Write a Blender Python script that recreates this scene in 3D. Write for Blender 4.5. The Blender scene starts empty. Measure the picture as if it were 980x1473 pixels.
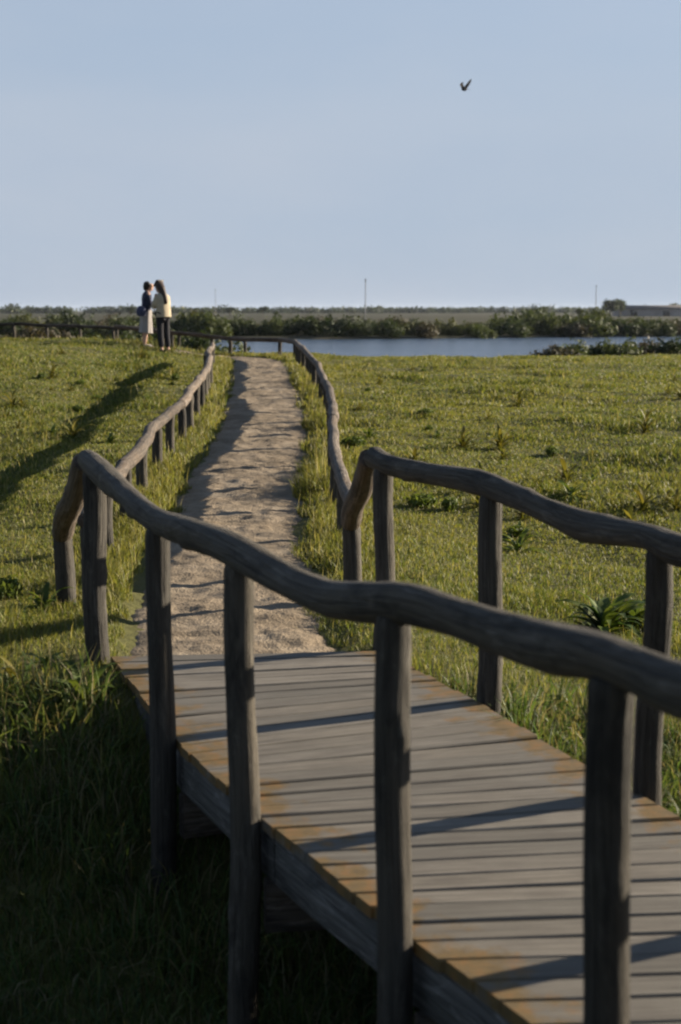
import bpy, bmesh, math, random
import numpy as np
from mathutils import Vector, Matrix, noise as mnoise

C = bpy.context
scene = C.scene
COL = scene.collection
rng = np.random.default_rng(7)
R = math.radians

# ------------------------------------------------------------------ camera
CAM_Z = 1.7
F_PX = 50 / 36 * 1473.0            # focal length in pixels of the 980 x 1473 photograph
PITCH = math.atan((736.5 - 446) / F_PX)
cam_data = bpy.data.cameras.new('camera')
cam = bpy.data.objects.new('camera', cam_data)
COL.objects.link(cam)
scene.camera = cam
cam.location = (0, 0, CAM_Z)
cam.rotation_euler = (math.pi / 2 - PITCH, 0, 0)
cam_data.sensor_fit = 'VERTICAL'
cam_data.sensor_height = 36
cam_data.lens = 50
cam_data.clip_start = 0.05
cam_data.clip_end = 20000
cam_data.dof.use_dof = True
cam_data.dof.focus_distance = 10.5
cam_data.dof.aperture_fstop = 3.2


def ray(px, py):
    cx, cy = px - 490, py - 736.5
    c, s = math.cos(PITCH), math.sin(PITCH)
    return Vector((cx, F_PX * c - cy * s, -(F_PX * s + cy * c))).normalized()


def at_z(px, py, z):
    d = ray(px, py)
    t = (z - CAM_Z) / d.z
    return Vector((d.x * t, d.y * t, z))


def at_y(px, py, Y):
    d = ray(px, py)
    t = Y / d.y
    return Vector((d.x * t, Y, CAM_Z + d.z * t))


# ------------------------------------------------------------------ noise helpers
def _hash(ix, iy, seed):
    h = (ix.astype(np.int64) * 374761393 + iy.astype(np.int64) * 668265263 + seed * 1442695041) & 0xFFFFFFFF
    h = ((h ^ (h >> 13)) * 1274126177) & 0xFFFFFFFF
    h = h ^ (h >> 16)
    return (h & 0xFFFFFF) / float(0xFFFFFF)


def vnoise(x, y, seed=0):
    x = np.asarray(x, float); y = np.asarray(y, float)
    ix, iy = np.floor(x), np.floor(y)
    fx, fy = x - ix, y - iy
    fx = fx * fx * (3 - 2 * fx); fy = fy * fy * (3 - 2 * fy)
    a = _hash(ix, iy, seed); b = _hash(ix + 1, iy, seed)
    c = _hash(ix, iy + 1, seed); d = _hash(ix + 1, iy + 1, seed)
    return (a * (1 - fx) + b * fx) * (1 - fy) + (c * (1 - fx) + d * fx) * fy


def fbm(x, y, seed=0, octaves=3):
    s, a, t = 0, 1, 0
    for k in range(octaves):
        s = s + a * (vnoise(np.asarray(x) * 2 ** k + 17.3 * k, np.asarray(y) * 2 ** k - 9.1 * k, seed + k) - .5)
        t += a; a *= .5
    return s / t * 2


def smooth(a, b, t):
    s = np.clip((np.asarray(t, float) - a) / (b - a), 0, 1)
    return s * s * (3 - 2 * s)


def seg_dist(x, y, pts):
    """distance to a polyline, signed side (positive to the right of travel) and arc position"""
    x = np.asarray(x, float); y = np.asarray(y, float)
    best = np.full(x.shape, 1e9); side = np.zeros(x.shape); arc = np.zeros(x.shape)
    acc = 0
    for (x0, y0), (x1, y1) in zip(pts[:-1], pts[1:]):
        dx, dy = x1 - x0, y1 - y0
        L2 = dx * dx + dy * dy
        t = np.clip(((x - x0) * dx + (y - y0) * dy) / L2, 0, 1)
        qx, qy = x - (x0 + t * dx), y - (y0 + t * dy)
        d = np.hypot(qx, qy)
        m = d < best
        best = np.where(m, d, best)
        side = np.where(m, np.sign(dy * qx - dx * qy), side)
        L = math.sqrt(L2)
        arc = np.where(m, acc + t * L, arc)
        acc += L
    return best, side, arc


# ------------------------------------------------------------------ terrain
def base_z(y):
    return np.interp(y, [-50, 0, 6.0, 7.2, 8, 9, 13, 20, 28, 33, 38], [-.2, -.15, -.06, -.015, -.03, -.04, .01, .2, .40, .50, .52])


def row(py, xl, xr):
    Y = 8.0
    for _ in range(60):
        d = ray(490, py)
        Y = .5 * Y + .5 * (float(base_z(Y)) - CAM_Z) / d.z * d.y
    return at_y(xl, py, Y), at_y(xr, py, Y)


PATH_ROWS = [(968, 262, 500), (932, 180, 505), (895, 182, 478), (860, 195, 462), (800, 212, 446), (740, 238, 441), (700, 258, 438),
             (650, 288, 445), (600, 315, 446), (560, 326, 434), (530, 331, 417), (517, 336, 408)]
path_pts, path_hw = [], []
for r_ in PATH_ROWS:
    a_, b_ = row(*r_)
    path_pts.append(((a_.x + b_.x) / 2, a_.y)); path_hw.append((b_.x - a_.x) / 2)
px_, py_ = path_pts[-1]
for dx_, dy_ in ((-.35, 1.2), (-1.2, 2.1), (-2.6, 2.7), (-4.5, 3.0), (-8, 3.2), (-14, 3.3)):
    path_pts.append((px_ + dx_, py_ + dy_)); path_hw.append(.62)
# dense, smooth centre line
_k = np.arange(len(path_pts))
_t = np.linspace(0, len(path_pts) - 1, 150)
PX = np.interp(_t, _k, [p[0] for p in path_pts]); PY = np.interp(_t, _k, [p[1] for p in path_pts])
PH = np.interp(_t, _k, path_hw)
for _ in range(4):
    PX[1:-1] = (PX[:-2] + 2 * PX[1:-1] + PX[2:]) / 4; PY[1:-1] = (PY[:-2] + 2 * PY[1:-1] + PY[2:]) / 4
    PH[1:-1] = (PH[:-2] + 2 * PH[1:-1] + PH[2:]) / 4
PATH = list(zip(PX[::2], PY[::2])) + [(PX[-1], PY[-1])]
PATH_ARC = np.concatenate([[0], np.cumsum(np.hypot(np.diff(PX[::2]), np.diff(PY[::2])))])
PATH_HW = PH[::2]
PATH_Y_END = 37.5

GULLY = [(-9, 4.2), (-3.2, 4.15), (.2, 4.25), (3.2, 3.6), (9, 2.6)]
SWALE = []
for q in ((230, 500), (206, 540), (180, 570), (140, 600), (78, 628), (-10, 672), (-120, 730)):
    a_, b_ = row(q[1], q[0], q[0] + 10)
    SWALE.append((a_.x, a_.y))


def height(x, y, detail=True, swale=True):
    x = np.asarray(x, float); y = np.asarray(y, float)
    z = base_z(y) + 0 * x
    # the left field climbs to a low mound, the right field sits a little lower beside the bridge
    dpath, side, arc = seg_dist(x, y, PATH)
    left = smooth(1.0, 5.0, -(x - np.interp(y, PY[:90], PX[:90])))
    z = z + .40 * left * smooth(15, 34, y)
    right = smooth(.7, 2.2, x - np.interp(y, PY[:90], PX[:90]))
    z = z - .16 * right * (1 - smooth(9, 18, y)) - .07 * right * smooth(20, 32, y)
    # gully under the footbridge, its right end raised to block the low sun
    dg, sg, ag = seg_dist(x, y, GULLY)
    z = z - .80 * (1 - smooth(.55, 2.45, dg)) * (1 - .85 * smooth(.3, 1.6, x + .45 * (y - 4.2)))
    if swale:
        ds, ss, as_ = seg_dist(x, y, SWALE)
        d = ds * ss            # positive east of the worn track
        # SWALE runs towards the camera: right of travel is the west side
        e = -d
        prof = np.where(e > 0, 1 - smooth(-.25, .45, e), 1 - smooth(.25, 1.8, -e))
        z = z - .07 * prof * smooth(11, 15, y) * (1 - smooth(33, 36.5, y))
    if detail:
        lump = .10 * fbm(x * .45, y * .45, 3, 3) + .035 * fbm(x * 2.1, y * 2.1, 11, 2)
        m = smooth(.55, 1.3, dpath) * (1 - smooth(60, 90, y))
        z = z + lump * m
    # worn bed of the path
    hw = np.interp(arc, PATH_ARC, PATH_HW)
    z = z - .05 * (1 - smooth(-.05, .12, dpath - hw)) * (1 - smooth(40, 44, y))
    # bank down to the lake, reaching further out on the right
    bank_mid = np.interp(y, [38.5, 46, 56, 70], [0, -1.2, -2.8, -3.0])
    bank_right = np.interp(y, [38.5, 48, 66, 80, 95], [0, -.75, -1.0, -2.8, -3.0])
    wr = smooth(4.5, 8.5, x)
    z = z + bank_mid * (1 - wr) + bank_right * wr
    # far shore and the flat marsh behind it
    yf = 146 + .40 * np.maximum(x, 0) + 5 * fbm(x * .03, y * 0 + 1.5, 21, 2)
    far = smooth(yf - 4, yf + 4, y)
    zf = -1.02 + .25 * fbm(x * .02, y * .02, 5, 2) * (1 - smooth(900, 1500, y))
    z = z * (1 - far) + zf * far
    # everything behind and far to the sides lies flat
    return z


def hit(px, py):
    """where the line of sight through a photograph pixel meets the ground"""
    d = ray(px, py)
    Y = np.concatenate([np.linspace(1.5, 45, 1800), np.linspace(45.1, 300, 1500)])
    t = Y / d.y
    zz = CAM_Z + d.z * t
    h = height(d.x * t, Y)
    i = np.argmax(h >= zz)
    return Vector((d.x * t[i], Y[i], float(h[i])))


def H(x, y):
    return float(height(np.array([x]), np.array([y]))[0])


# ------------------------------------------------------------------ object helpers
def tag(o, label=None, cat=None, group=None, kind=None):
    if label: o['label'] = label
    if cat: o['category'] = cat
    if group: o['group'] = group
    if kind: o['kind'] = kind
    return o


def empty(name, loc, rz=0.0):
    o = bpy.data.objects.new(name, None)
    o.empty_display_size = .2
    COL.objects.link(o)
    o.location = loc
    o.rotation_euler = (0, 0, rz)
    return o


def link(name, me, mat=None, parent=None, loc=None):
    o = bpy.data.objects.new(name, me)
    COL.objects.link(o)
    if mat is not None and not me.materials: me.materials.append(mat)
    if parent is not None: o.parent = parent
    if loc is not None: o.location = loc
    return o


def np_mesh(name, co, loops, starts, attrs=None, smooth_shade=False):
    me = bpy.data.meshes.new(name)
    me.vertices.add(len(co)); me.vertices.foreach_set('co', np.ascontiguousarray(co, np.float32).ravel())
    me.loops.add(len(loops)); me.loops.foreach_set('vertex_index', np.ascontiguousarray(loops, np.int32))
    me.polygons.add(len(starts)); me.polygons.foreach_set('loop_start', np.ascontiguousarray(starts, np.int32))
    for key, (kind, data) in (attrs or {}).items():
        a = me.attributes.new(key, kind, 'POINT')
        data = np.ascontiguousarray(data, np.float32)
        a.data.foreach_set({'FLOAT': 'value', 'FLOAT_VECTOR': 'vector', 'FLOAT_COLOR': 'color'}[kind], data.ravel())
    me.update(calc_edges=True)
    me.validate()
    if smooth_shade:
        me.polygons.foreach_set('use_smooth', np.ones(len(me.polygons), bool))
    return me


class MB:
    """collects rings, boxes and faces for one mesh, with a grain vector and a random value per piece"""
    def __init__(self):
        self.v, self.f, self.g, self.r, self.e = [], [], [], [], []

    def add(self, verts, faces, grain=None, rnd=0.0, edge=None):
        n = len(self.v)
        self.v += [tuple(q) for q in verts]
        self.f += [[n + i for i in f] for f in faces]
        self.g += [tuple(q) for q in (grain if grain is not None else verts)]
        self.r += [rnd] * len(verts)
        self.e += list(edge) if edge is not None else [0.0] * len(verts)

    def log(self, pts, radii, seed=0, seg=18, step=.035, rough=.06, squash=1.0, knots=True, kn_every=.4):
        """a hand-cut round timber along pts"""
        P = [Vector(p) for p in pts]
        rr = list(radii) if hasattr(radii, '__len__') else [radii] * len(P)
        dense, rad = [], []
        for i in range(len(P) - 1):
            p0 = P[max(i - 1, 0)]; p1 = P[i]; p2 = P[i + 1]; p3 = P[min(i + 2, len(P) - 1)]
            n = max(2, int((p2 - p1).length / step))
            for k in range(n):
                t = k / n
                q = .5 * ((2 * p1) + (p2 - p0) * t + (2 * p0 - 5 * p1 + 4 * p2 - p3) * t * t + (3 * p1 - p0 - 3 * p2 + p3) * t ** 3)
                dense.append(q); rad.append(rr[i] * (1 - t) + rr[i + 1] * t)
        dense.append(P[-1]); rad.append(rr[-1])
        verts, grain, faces = [], [], []
        up = Vector((.123, .31, .95)).normalized()
        acc = 0
        rnd = random.Random(seed)
        off = rnd.random() * 50
        N = len(dense)
        tan0 = (dense[1] - dense[0]).normalized()
        u = tan0.cross(up)
        if u.length < .2: u = tan0.cross(Vector((1, 0, 0)))
        u.normalize()
        kn = [(rnd.randrange(N), rnd.random() * 6.28, rnd.uniform(-.12, .22)) for _ in range(max(1, int(N * step / kn_every)))] if knots else []
        for i, q in enumerate(dense):
            tan = (dense[min(i + 1, N - 1)] - dense[max(i - 1, 0)]).normalized()
            u = (u - tan * u.dot(tan)).normalized()
            w = tan.cross(u)
            if i: acc += (q - dense[i - 1]).length
            endr = 1.0
            if i == 0 or i == N - 1: endr = .88
            for k in range(seg):
                a = 2 * math.pi * k / seg
                lum = mnoise.noise(Vector((math.cos(a) * .8 + off, math.sin(a) * .8, acc * 2.2)))
                lum2 = mnoise.noise(Vector((math.cos(a) * 2.6 + off, math.sin(a) * 2.6, acc * 9)))
                r = rad[i] * endr * (1 + rough * 1.6 * lum + rough * .5 * lum2)
                for (ki, ka, kh) in kn:
                    da = (a - ka + math.pi) % (2 * math.pi) - math.pi
                    dd = (i - ki) * step
                    r *= 1 + kh * math.exp(-(da / .45) ** 2 - (dd / .045) ** 2)
                verts.append(q + u * (math.cos(a) * r) + w * (math.sin(a) * r * squash))
                grain.append((math.cos(a) * rad[i] + off, math.sin(a) * rad[i], acc))
        for i in range(N - 1):
            for k in range(seg):
                a, b = i * seg + k, i * seg + (k + 1) % seg
                faces.append([a, b, b + seg, a + seg])
        for i, sgn in ((0, 1), (N - 1, -1)):
            c = len(verts)
            tan = (dense[1] - dense[0]).normalized() if i == 0 else (dense[-1] - dense[-2]).normalized()
            verts.append(dense[i] + tan * (-.012 if i == 0 else .012))
            grain.append((off, 0, acc * (i > 0)))
            for k in range(seg):
                a, b = i * seg + k, i * seg + (k + 1) % seg
                faces.append([c, b, a] if sgn > 0 else [c, a, b])
        self.add(verts, faces, grain, rnd.random())

    def beam(self, a, b, w, h, seed=0, up=Vector((0, 0, 1)), chamfer=.008):
        """a sawn timber from a to b (centre line), w wide, h high"""
        a, b = Vector(a), Vector(b)
        t = (b - a).normalized(); s = t.cross(up).normalized(); u = s.cross(t)
        c = chamfer
        prof = [(-w/2+c, -h/2), (w/2-c, -h/2), (w/2, -h/2+c), (w/2, h/2-c), (w/2-c, h/2), (-w/2+c, h/2), (-w/2, h/2-c), (-w/2, -h/2+c)]
        n = max(2, int((b - a).length / .25) + 1)
        rnd = random.Random(seed); off = rnd.random() * 30
        verts, grain, faces = [], [], []
        L = (b - a).length
        for i in range(n):
            q = a.lerp(b, i / (n - 1))
            jx, jz = rnd.uniform(-.003, .003), rnd.uniform(-.003, .003)
            for (x, z) in prof:
                verts.append(q + s * (x + jx) + u * (z + jz)); grain.append((x + off, z, L * i / (n - 1)))
        for i in range(n - 1):
            for k in range(8):
                p, q = i * 8 + k, i * 8 + (k + 1) % 8
                faces.append([p, q, q + 8, p + 8])
        faces.append(list(range(7, -1, -1))); faces.append([(n - 1) * 8 + k for k in range(8)])
        self.add(verts, faces, grain, rnd.random())

    def build(self, name, mat, parent=None, origin=(0, 0, 0), shade=True, sharp=50):
        co = np.array(self.v, float) - np.array(origin, float)
        loops = np.array([i for f in self.f for i in f]); starts = np.cumsum([0] + [len(f) for f in self.f[:-1]])
        me = np_mesh(name, co, loops, starts, {'grain': ('FLOAT_VECTOR', np.array(self.g)), 'piece': ('FLOAT', np.array(self.r)),
                                              'margin': ('FLOAT', np.array(self.e))})
        bm = bmesh.new(); bm.from_mesh(me); bmesh.ops.recalc_face_normals(bm, faces=bm.faces); bm.to_mesh(me); bm.free()
        if shade:
            me.polygons.foreach_set('use_smooth', np.ones(len(me.polygons), bool))
            me.set_sharp_from_angle(angle=R(sharp))
        return link(name, me, mat, parent)


# ------------------------------------------------------------------ materials
class NT:
    def __init__(self, name):
        self.m = bpy.data.materials.new(name); self.m.use_nodes = True
        self.t = self.m.node_tree; self.t.nodes.clear()
        self.out = self.n('ShaderNodeOutputMaterial')

    def n(self, kind, **kw):
        o = self.t.nodes.new(kind)
        for k, v in kw.items():
            if k.startswith('i_'): o.inputs[k[2:].replace('_', ' ')].default_value = v
            else: setattr(o, k, v)
        return o

    def l(self, a, b): self.t.links.new(a, b)

    def attr(self, name): return self.n('ShaderNodeAttribute', attribute_name=name)

    def noise(self, vec, scale, detail=4, rough=.55, dist=0.0):
        o = self.n('ShaderNodeTexNoise'); o.inputs['Scale'].default_value = scale; o.inputs['Detail'].default_value = detail
        o.inputs['Roughness'].default_value = rough; o.inputs['Distortion'].default_value = dist
        if vec is not None: self.l(vec, o.inputs['Vector'])
        return o.outputs['Fac']

    def scale(self, vec, s):
        o = self.n('ShaderNodeVectorMath', operation='MULTIPLY'); self.l(vec, o.inputs[0]); o.inputs[1].default_value = s
        return o.outputs[0]

    def ramp(self, fac, stops):
        o = self.n('ShaderNodeValToRGB'); e = o.color_ramp.elements
        while len(e) < len(stops): e.new(.5)
        for k, (p, c) in enumerate(stops):
            e[k].position = p
            e[k].color = (*c, 1) if hasattr(c, '__len__') else (c, c, c, 1)
        self.l(fac, o.inputs[0])
        return o.outputs[0]

    def mix(self, fac, a, b, mode='MIX'):
        o = self.n('ShaderNodeMix', data_type='RGBA', blend_type=mode)
        for src, i in ((fac, 0), (a, 6), (b, 7)):
            if isinstance(src, (int, float)): o.inputs[i].default_value = src
            elif isinstance(src, tuple): o.inputs[i].default_value = (*src, 1)
            else: self.l(src, o.inputs[i])
        return o.outputs[2]

    def math(self, op, a, b=0.0, clamp=False):
        o = self.n('ShaderNodeMath', operation=op, use_clamp=clamp)
        for src, i in ((a, 0), (b, 1)):
            if isinstance(src, (int, float)): o.inputs[i].default_value = src
            else: self.l(src, o.inputs[i])
        return o.outputs[0]

    def bump(self, h, strength, dist, normal=None):
        o = self.n('ShaderNodeBump'); o.inputs['Strength'].default_value = strength; o.inputs['Distance'].default_value = dist
        self.l(h, o.inputs['Height'])
        if normal is not None: self.l(normal, o.inputs['Normal'])
        return o.outputs[0]

    def bsdf(self, color, rough=.9, normal=None, spec=.3):
        o = self.n('ShaderNodeBsdfPrincipled')
        if isinstance(color, tuple): o.inputs['Base Color'].default_value = (*color, 1)
        else: self.l(color, o.inputs['Base Color'])
        if isinstance(rough, (int, float)): o.inputs['Roughness'].default_value = rough
        else: self.l(rough, o.inputs['Roughness'])
        o.inputs['Specular IOR Level'].default_value = spec
        if normal is not None: self.l(normal, o.inputs['Normal'])
        return o

    def done(self, shader):
        self.l(shader.outputs[0], self.out.inputs['Surface'])
        return self.m


def mat_log(name, dark, mid, light, tint_noise=(.12, .09, .05)):
    t = NT(name)
    g = t.attr('grain').outputs['Vector']; pc = t.attr('piece').outputs['Fac']
    n1 = t.noise(t.scale(g, (70, 70, 3.0)), 1.0, 5, .6, .4)
    n2 = t.noise(t.scale(g, (14, 14, 1.6)), 1.0, 4, .55)
    col = t.ramp(n1, [(.28, dark), (.5, mid), (.75, light)])
    col = t.mix(t.ramp(n2, [(.42, 0.0), (.68, .7)]), col, tint_noise)
    v = t.math('ADD', t.math('MULTIPLY', pc, .7), .70)
    # lost bark, grey-green lichen blotches and dark damp stains
    blot = t.noise(t.scale(g, (22, 22, 7)), 1.0, 5, .7, .6)
    col = t.mix(t.ramp(blot, [(.55, 0.0), (.66, .5)]), col, tuple(min(1, c * 1.25 + .012) for c in light))
    stain = t.noise(t.scale(g, (9, 9, 3.2)), 1.0, 5, .65, .4)
    col = t.mix(t.ramp(stain, [(.54, 0.0), (.66, .75)]), col, tuple(c * .6 for c in dark))
    hs = t.n('ShaderNodeHueSaturation'); t.l(col, hs.inputs['Color']); t.l(v, hs.inputs['Value'])
    lines = t.noise(t.scale(g, (120, 120, 2.2)), 1.0, 3, .6)
    crack = t.ramp(t.noise(t.scale(g, (38, 38, 1.1)), 1.0, 2, .5, .3), [(.47, 1.0), (.50, .0), (.53, 1.0)])
    h = t.math('ADD', t.math('MULTIPLY', lines, .6), t.math('MULTIPLY', crack, .5))
    h = t.math('ADD', h, t.math('MULTIPLY', t.noise(t.scale(g, (30, 30, 14)), 1.0, 5, .65), .8))
    nb = t.bump(h, 1.0, .010)
    return t.done(t.bsdf(hs.outputs[0], .82, nb, .25))


def mat_plank(name):
    t = NT(name)
    g = t.attr('grain').outputs['Vector']; pc = t.attr('piece').outputs['Fac']; mg = t.attr('margin').outputs['Fac']
    n1 = t.noise(t.scale(g, (2.4, 55, 20)), 1.0, 5, .6, .3)
    n2 = t.noise(t.scale(g, (5.0, 9, 4)), 1.0, 4, .55)
    col = t.ramp(n1, [(.25, (.060, .053, .044)), (.5, (.115, .104, .088)), (.78, (.18, .166, .145))])
    pr = t.ramp(pc, [(.0, (.62, .62, .60)), (.25, (1.10, 1.06, 1.0)), (.5, (.78, .78, .76)), (.75, (1.0, .98, .95)), (1.0, (1.32, 1.29, 1.24))])
    col = t.mix(1.0, col, pr, 'MULTIPLY')
    col = t.mix(t.ramp(n2, [(.44, 0.0), (.68, .6)]), col, (.075, .064, .052))
    # rust-yellow lichen creeping in from both ends of the planks
    geo = t.n('ShaderNodeNewGeometry').outputs['Position']
    n3 = t.noise(geo, 5.5, 5, .65)
    m = t.math('ADD', t.math('MULTIPLY', mg, .47), t.math('MULTIPLY', n3, .9))
    lich = t.ramp(m, [(.76, 0.0), (.88, .9)])
    lcol = t.ramp(t.noise(geo, 16, 3, .6), [(.3, (.075, .048, .016)), (.5, (.11, .068, .018)), (.68, (.16, .075, .014)), (.85, (.17, .125, .04))])
    col = t.mix(lich, col, lcol)
    h = t.math('ADD', n1, t.math('MULTIPLY', n2, .5))
    nb = t.bump(h, .55, .006)
    return t.done(t.bsdf(col, .72, nb, .35))


def mat_leaf(name, transl=.35, rough=.6, spec=.25):
    t = NT(name)
    c = t.attr('tint').outputs['Color']
    p = t.bsdf(c, rough, None, spec)
    tr = t.n('ShaderNodeBsdfTranslucent')
    tc = t.mix(1.0, c, (1.08, 1.08, .60), 'MULTIPLY')
    t.l(tc, tr.inputs['Color'])
    mx = t.n('ShaderNodeMixShader'); mx.inputs[0].default_value = transl
    t.l(p.outputs[0], mx.inputs[1]); t.l(tr.outputs[0], mx.inputs[2])
    return t.done(mx)


def mat_plain(name, color, rough=.85, var=.25, scale=9.0, spec=.25):
    t = NT(name)
    geo = t.n('ShaderNodeTexCoord').outputs['Object']
    n = t.noise(geo, scale, 4, .6)
    a = tuple(c * (1 - var) for c in color); b = tuple(min(1, c * (1 + var)) for c in color)
    return t.done(t.bsdf(t.ramp(n, [(.3, a), (.7, b)]), rough, t.bump(n, .3, .02), spec))


def mat_ground():
    t = NT('ground')
    geo = t.n('ShaderNodeNewGeometry').outputs['Position']
    a = t.noise(geo, 3.2, 6, .65)
    b = t.noise(geo, .35, 4, .55)
    c = t.noise(geo, 22, 4, .6)
    near = t.ramp(a, [(.3, (.052, .050, .022)), (.5, (.078, .076, .027)), (.7, (.10, .09, .04))])
    near = t.mix(t.ramp(b, [(.4, 0.0), (.65, .7)]), near, (.088, .088, .028))
    far1 = t.noise(t.scale(geo, (.012, .03, .01)), 1.0, 5, .6)
    farc = t.ramp(far1, [(.3, (.020, .025, .012)), (.5, (.040, .036, .021)), (.62, (.027, .031, .013)), (.75, (.055, .047, .028))])
    sx = t.n('ShaderNodeSeparateXYZ'); t.l(geo, sx.inputs[0])
    fy = t.math('MULTIPLY', t.math('SUBTRACT', sx.outputs['Y'], 45.0), .02, True)
    col = t.mix(fy, near, farc)
    h = t.math('ADD', a, t.math('MULTIPLY', c, .4))
    return t.done(t.bsdf(col, .95, t.bump(h, .7, .05), .1))


def mat_sand():
    t = NT('sandy_path')
    geo = t.n('ShaderNodeNewGeometry').outputs['Position']
    a = t.noise(geo, 2.2, 5, .6); b = t.noise(geo, 14, 5, .65); c = t.noise(geo, 60, 3, .6)
    col = t.ramp(a, [(.3, (.155, .122, .086)), (.55, (.220, .176, .127)), (.75, (.285, .238, .180))])
    col = t.mix(t.ramp(b, [(.5, 0.0), (.72, .55)]), col, (.125, .096, .070))
    peb = t.n('ShaderNodeTexVoronoi'); peb.inputs['Scale'].default_value = 26; t.l(geo, peb.inputs['Vector'])
    dots = t.ramp(peb.outputs['Distance'], [(.10, 1.0), (.22, 0.0)])
    rare = t.math('MULTIPLY', dots, t.ramp(t.noise(geo, 3.1, 3, .6), [(.48, 0.0), (.60, 1.0)]))
    col = t.mix(t.math('MULTIPLY', rare, .7), col, (.085, .07, .052))
    h = t.math('ADD', t.math('MULTIPLY', b, 1.0), t.math('MULTIPLY', c, .6))
    return t.done(t.bsdf(col, .95, t.bump(h, .7, .03), .1))


def mat_water():
    t = NT('water')
    geo = t.n('ShaderNodeNewGeometry').outputs['Position']
    a = t.noise(t.scale(geo, (.8, 2.2, 1)), 1.0, 4, .6)
    b = t.noise(t.scale(geo, (.05, .15, 1)), 1.0, 3, .5)
    n = t.bump(a, 1.0, .35)
    p = t.bsdf(t.ramp(b, [(.35, (.030, .048, .078)), (.65, (.042, .062, .098))]), .18, n, .5)
    return t.done(p)


M_LOG = mat_log('weathered_log', (.021, .019, .016), (.043, .038, .031), (.070, .062, .050), (.046, .038, .027))
M_LOGP = mat_log('pale_log', (.038, .031, .026), (.085, .069, .055), (.15, .123, .10), (.085, .058, .036))
M_BEAM = mat_log('damp_beam', (.045, .043, .041), (.10, .095, .088), (.21, .20, .19), (.07, .068, .06))
M_PLANK = mat_plank('deck_planks')
M_GRASS = mat_leaf('grass_blades', .42, .55, .22)
M_LEAF = mat_leaf('shrub_leaves', .30, .6, .2)
M_WEED = mat_leaf('weed_leaves', .38, .6, .2)
M_BARK = mat_plain('bark', (.09, .07, .05), .95, .4, 12)

# ------------------------------------------------------------------ ground sheet
def lines(parts):
    out = []
    for a, b, n in parts: out += list(np.linspace(a, b, n, endpoint=False))
    return out


gy = np.array([-4500, -2000, -900, -300, -110, -50, -25, -14] + lines([(-8, 2, 40), (2, 42, 340), (42, 70, 70), (70, 200, 110)]) +
              list(np.geomspace(200, 4500, 36)))
half = lines([(0, 11, 92), (11, 40, 60), (40, 120, 40)]) + list(np.geomspace(120, 4500, 26))
gx = np.array([-v for v in half[:0:-1]] + half)
XX, YY = np.meshgrid(gx, gy)
ZZ = height(XX, YY)
ny, nx = XX.shape
idx = np.arange(ny * nx).reshape(ny, nx)
quads = np.stack([idx[:-1, :-1], idx[:-1, 1:], idx[1:, 1:], idx[1:, :-1]], -1).reshape(-1, 4)
me = np_mesh('ground', np.stack([XX, YY, ZZ], -1).reshape(-1, 3), quads.ravel(), np.arange(len(quads)) * 4, None, True)
tag(link('ground', me, mat_ground()), kind='structure')

# ------------------------------------------------------------------ water
me = np_mesh('water', np.array([(-900, 36, -1.3), (900, 36, -1.3), (900, 260, -1.3), (-900, 260, -1.3)]), np.arange(4), np.array([0]))
tag(link('water', me, mat_water()), kind='structure')

# ------------------------------------------------------------------ sandy path
pv, pf = [], []
t_arc = np.concatenate([[0], np.cumsum(np.hypot(np.diff(PX), np.diff(PY)))])
ss = np.concatenate([np.arange(0, 14, .03), np.arange(14, t_arc[-1], .06)])
cx = np.interp(ss, t_arc, PX); cy = np.interp(ss, t_arc, PY); hw = np.interp(ss, t_arc, PH)
tx = np.gradient(cx); ty = np.gradient(cy); tl = np.hypot(tx, ty); nxv, nyv = ty / tl, -tx / tl
NV = 41
vv = np.linspace(-1, 1, NV)
wob_l = 1 + .16 * fbm(ss * 1.3, ss * 0, 31, 3); wob_r = 1 + .16 * fbm(ss * 1.3, ss * 0 + 7, 37, 3)
off = np.where(vv[None, :] < 0, vv[None, :] * (hw * wob_l)[:, None], vv[None, :] * (hw * wob_r)[:, None]) * 1.04
X = cx[:, None] + nxv[:, None] * off; Y = cy[:, None] + nyv[:, None] * off
zc = height(cx, cy, detail=False)
zb = .5 * zc[:, None] + .5 * height(X, Y, detail=False)
ridges = .020 * fbm(X * 3.2, Y * 3.2, 41, 3) + .020 * fbm(X * 5.0 + 3, Y * 13.0, 43, 3) + .022 * np.minimum(0, fbm(X * 4.3, Y * 5.1, 51, 2) - .05)
ridges = ridges + .012 * fbm(X * 15, Y * 22, 57, 2)
Z = zc[:, None] * 1.0 + .035 - .06 * np.abs(vv[None, :]) ** 6 + ridges * (1 - .5 * np.abs(vv[None, :]) ** 4)
i2 = np.arange(X.size).reshape(X.shape)
quads = np.stack([i2[:-1, :-1], i2[:-1, 1:], i2[1:, 1:], i2[1:, :-1]], -1).reshape(-1, 4)
me = np_mesh('path', np.stack([X, Y, Z], -1).reshape(-1, 3), quads.ravel(), np.arange(len(quads)) * 4, None, True)
tag(link('path', me, mat_sand()), kind='structure')

# ------------------------------------------------------------------ footbridge
def gz(px, py): return at_z(px, py, 0.0)


DL = [gz(158, 944), gz(255, 1066), gz(385, 1184), gz(582, 1340)]
DR = [gz(548, 936), gz(696, 1014), gz(930, 1152), None]
DR[3] = Vector((DR[2].x + .40, DR[2].y - .96, 0))
dirn = (DL[3] - DL[2]).normalized()
dirn = Vector((.47, -.883, 0))
for k in range(1, 5):
    DL.append(DL[3] + dirn * 1.15 * k); DR.append(DR[3] + dirn * 1.15 * k)


def poly(P, s):
    i = max(0, min(int(s), len(P) - 2)); return P[i].lerp(P[i + 1], s - i)


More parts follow.
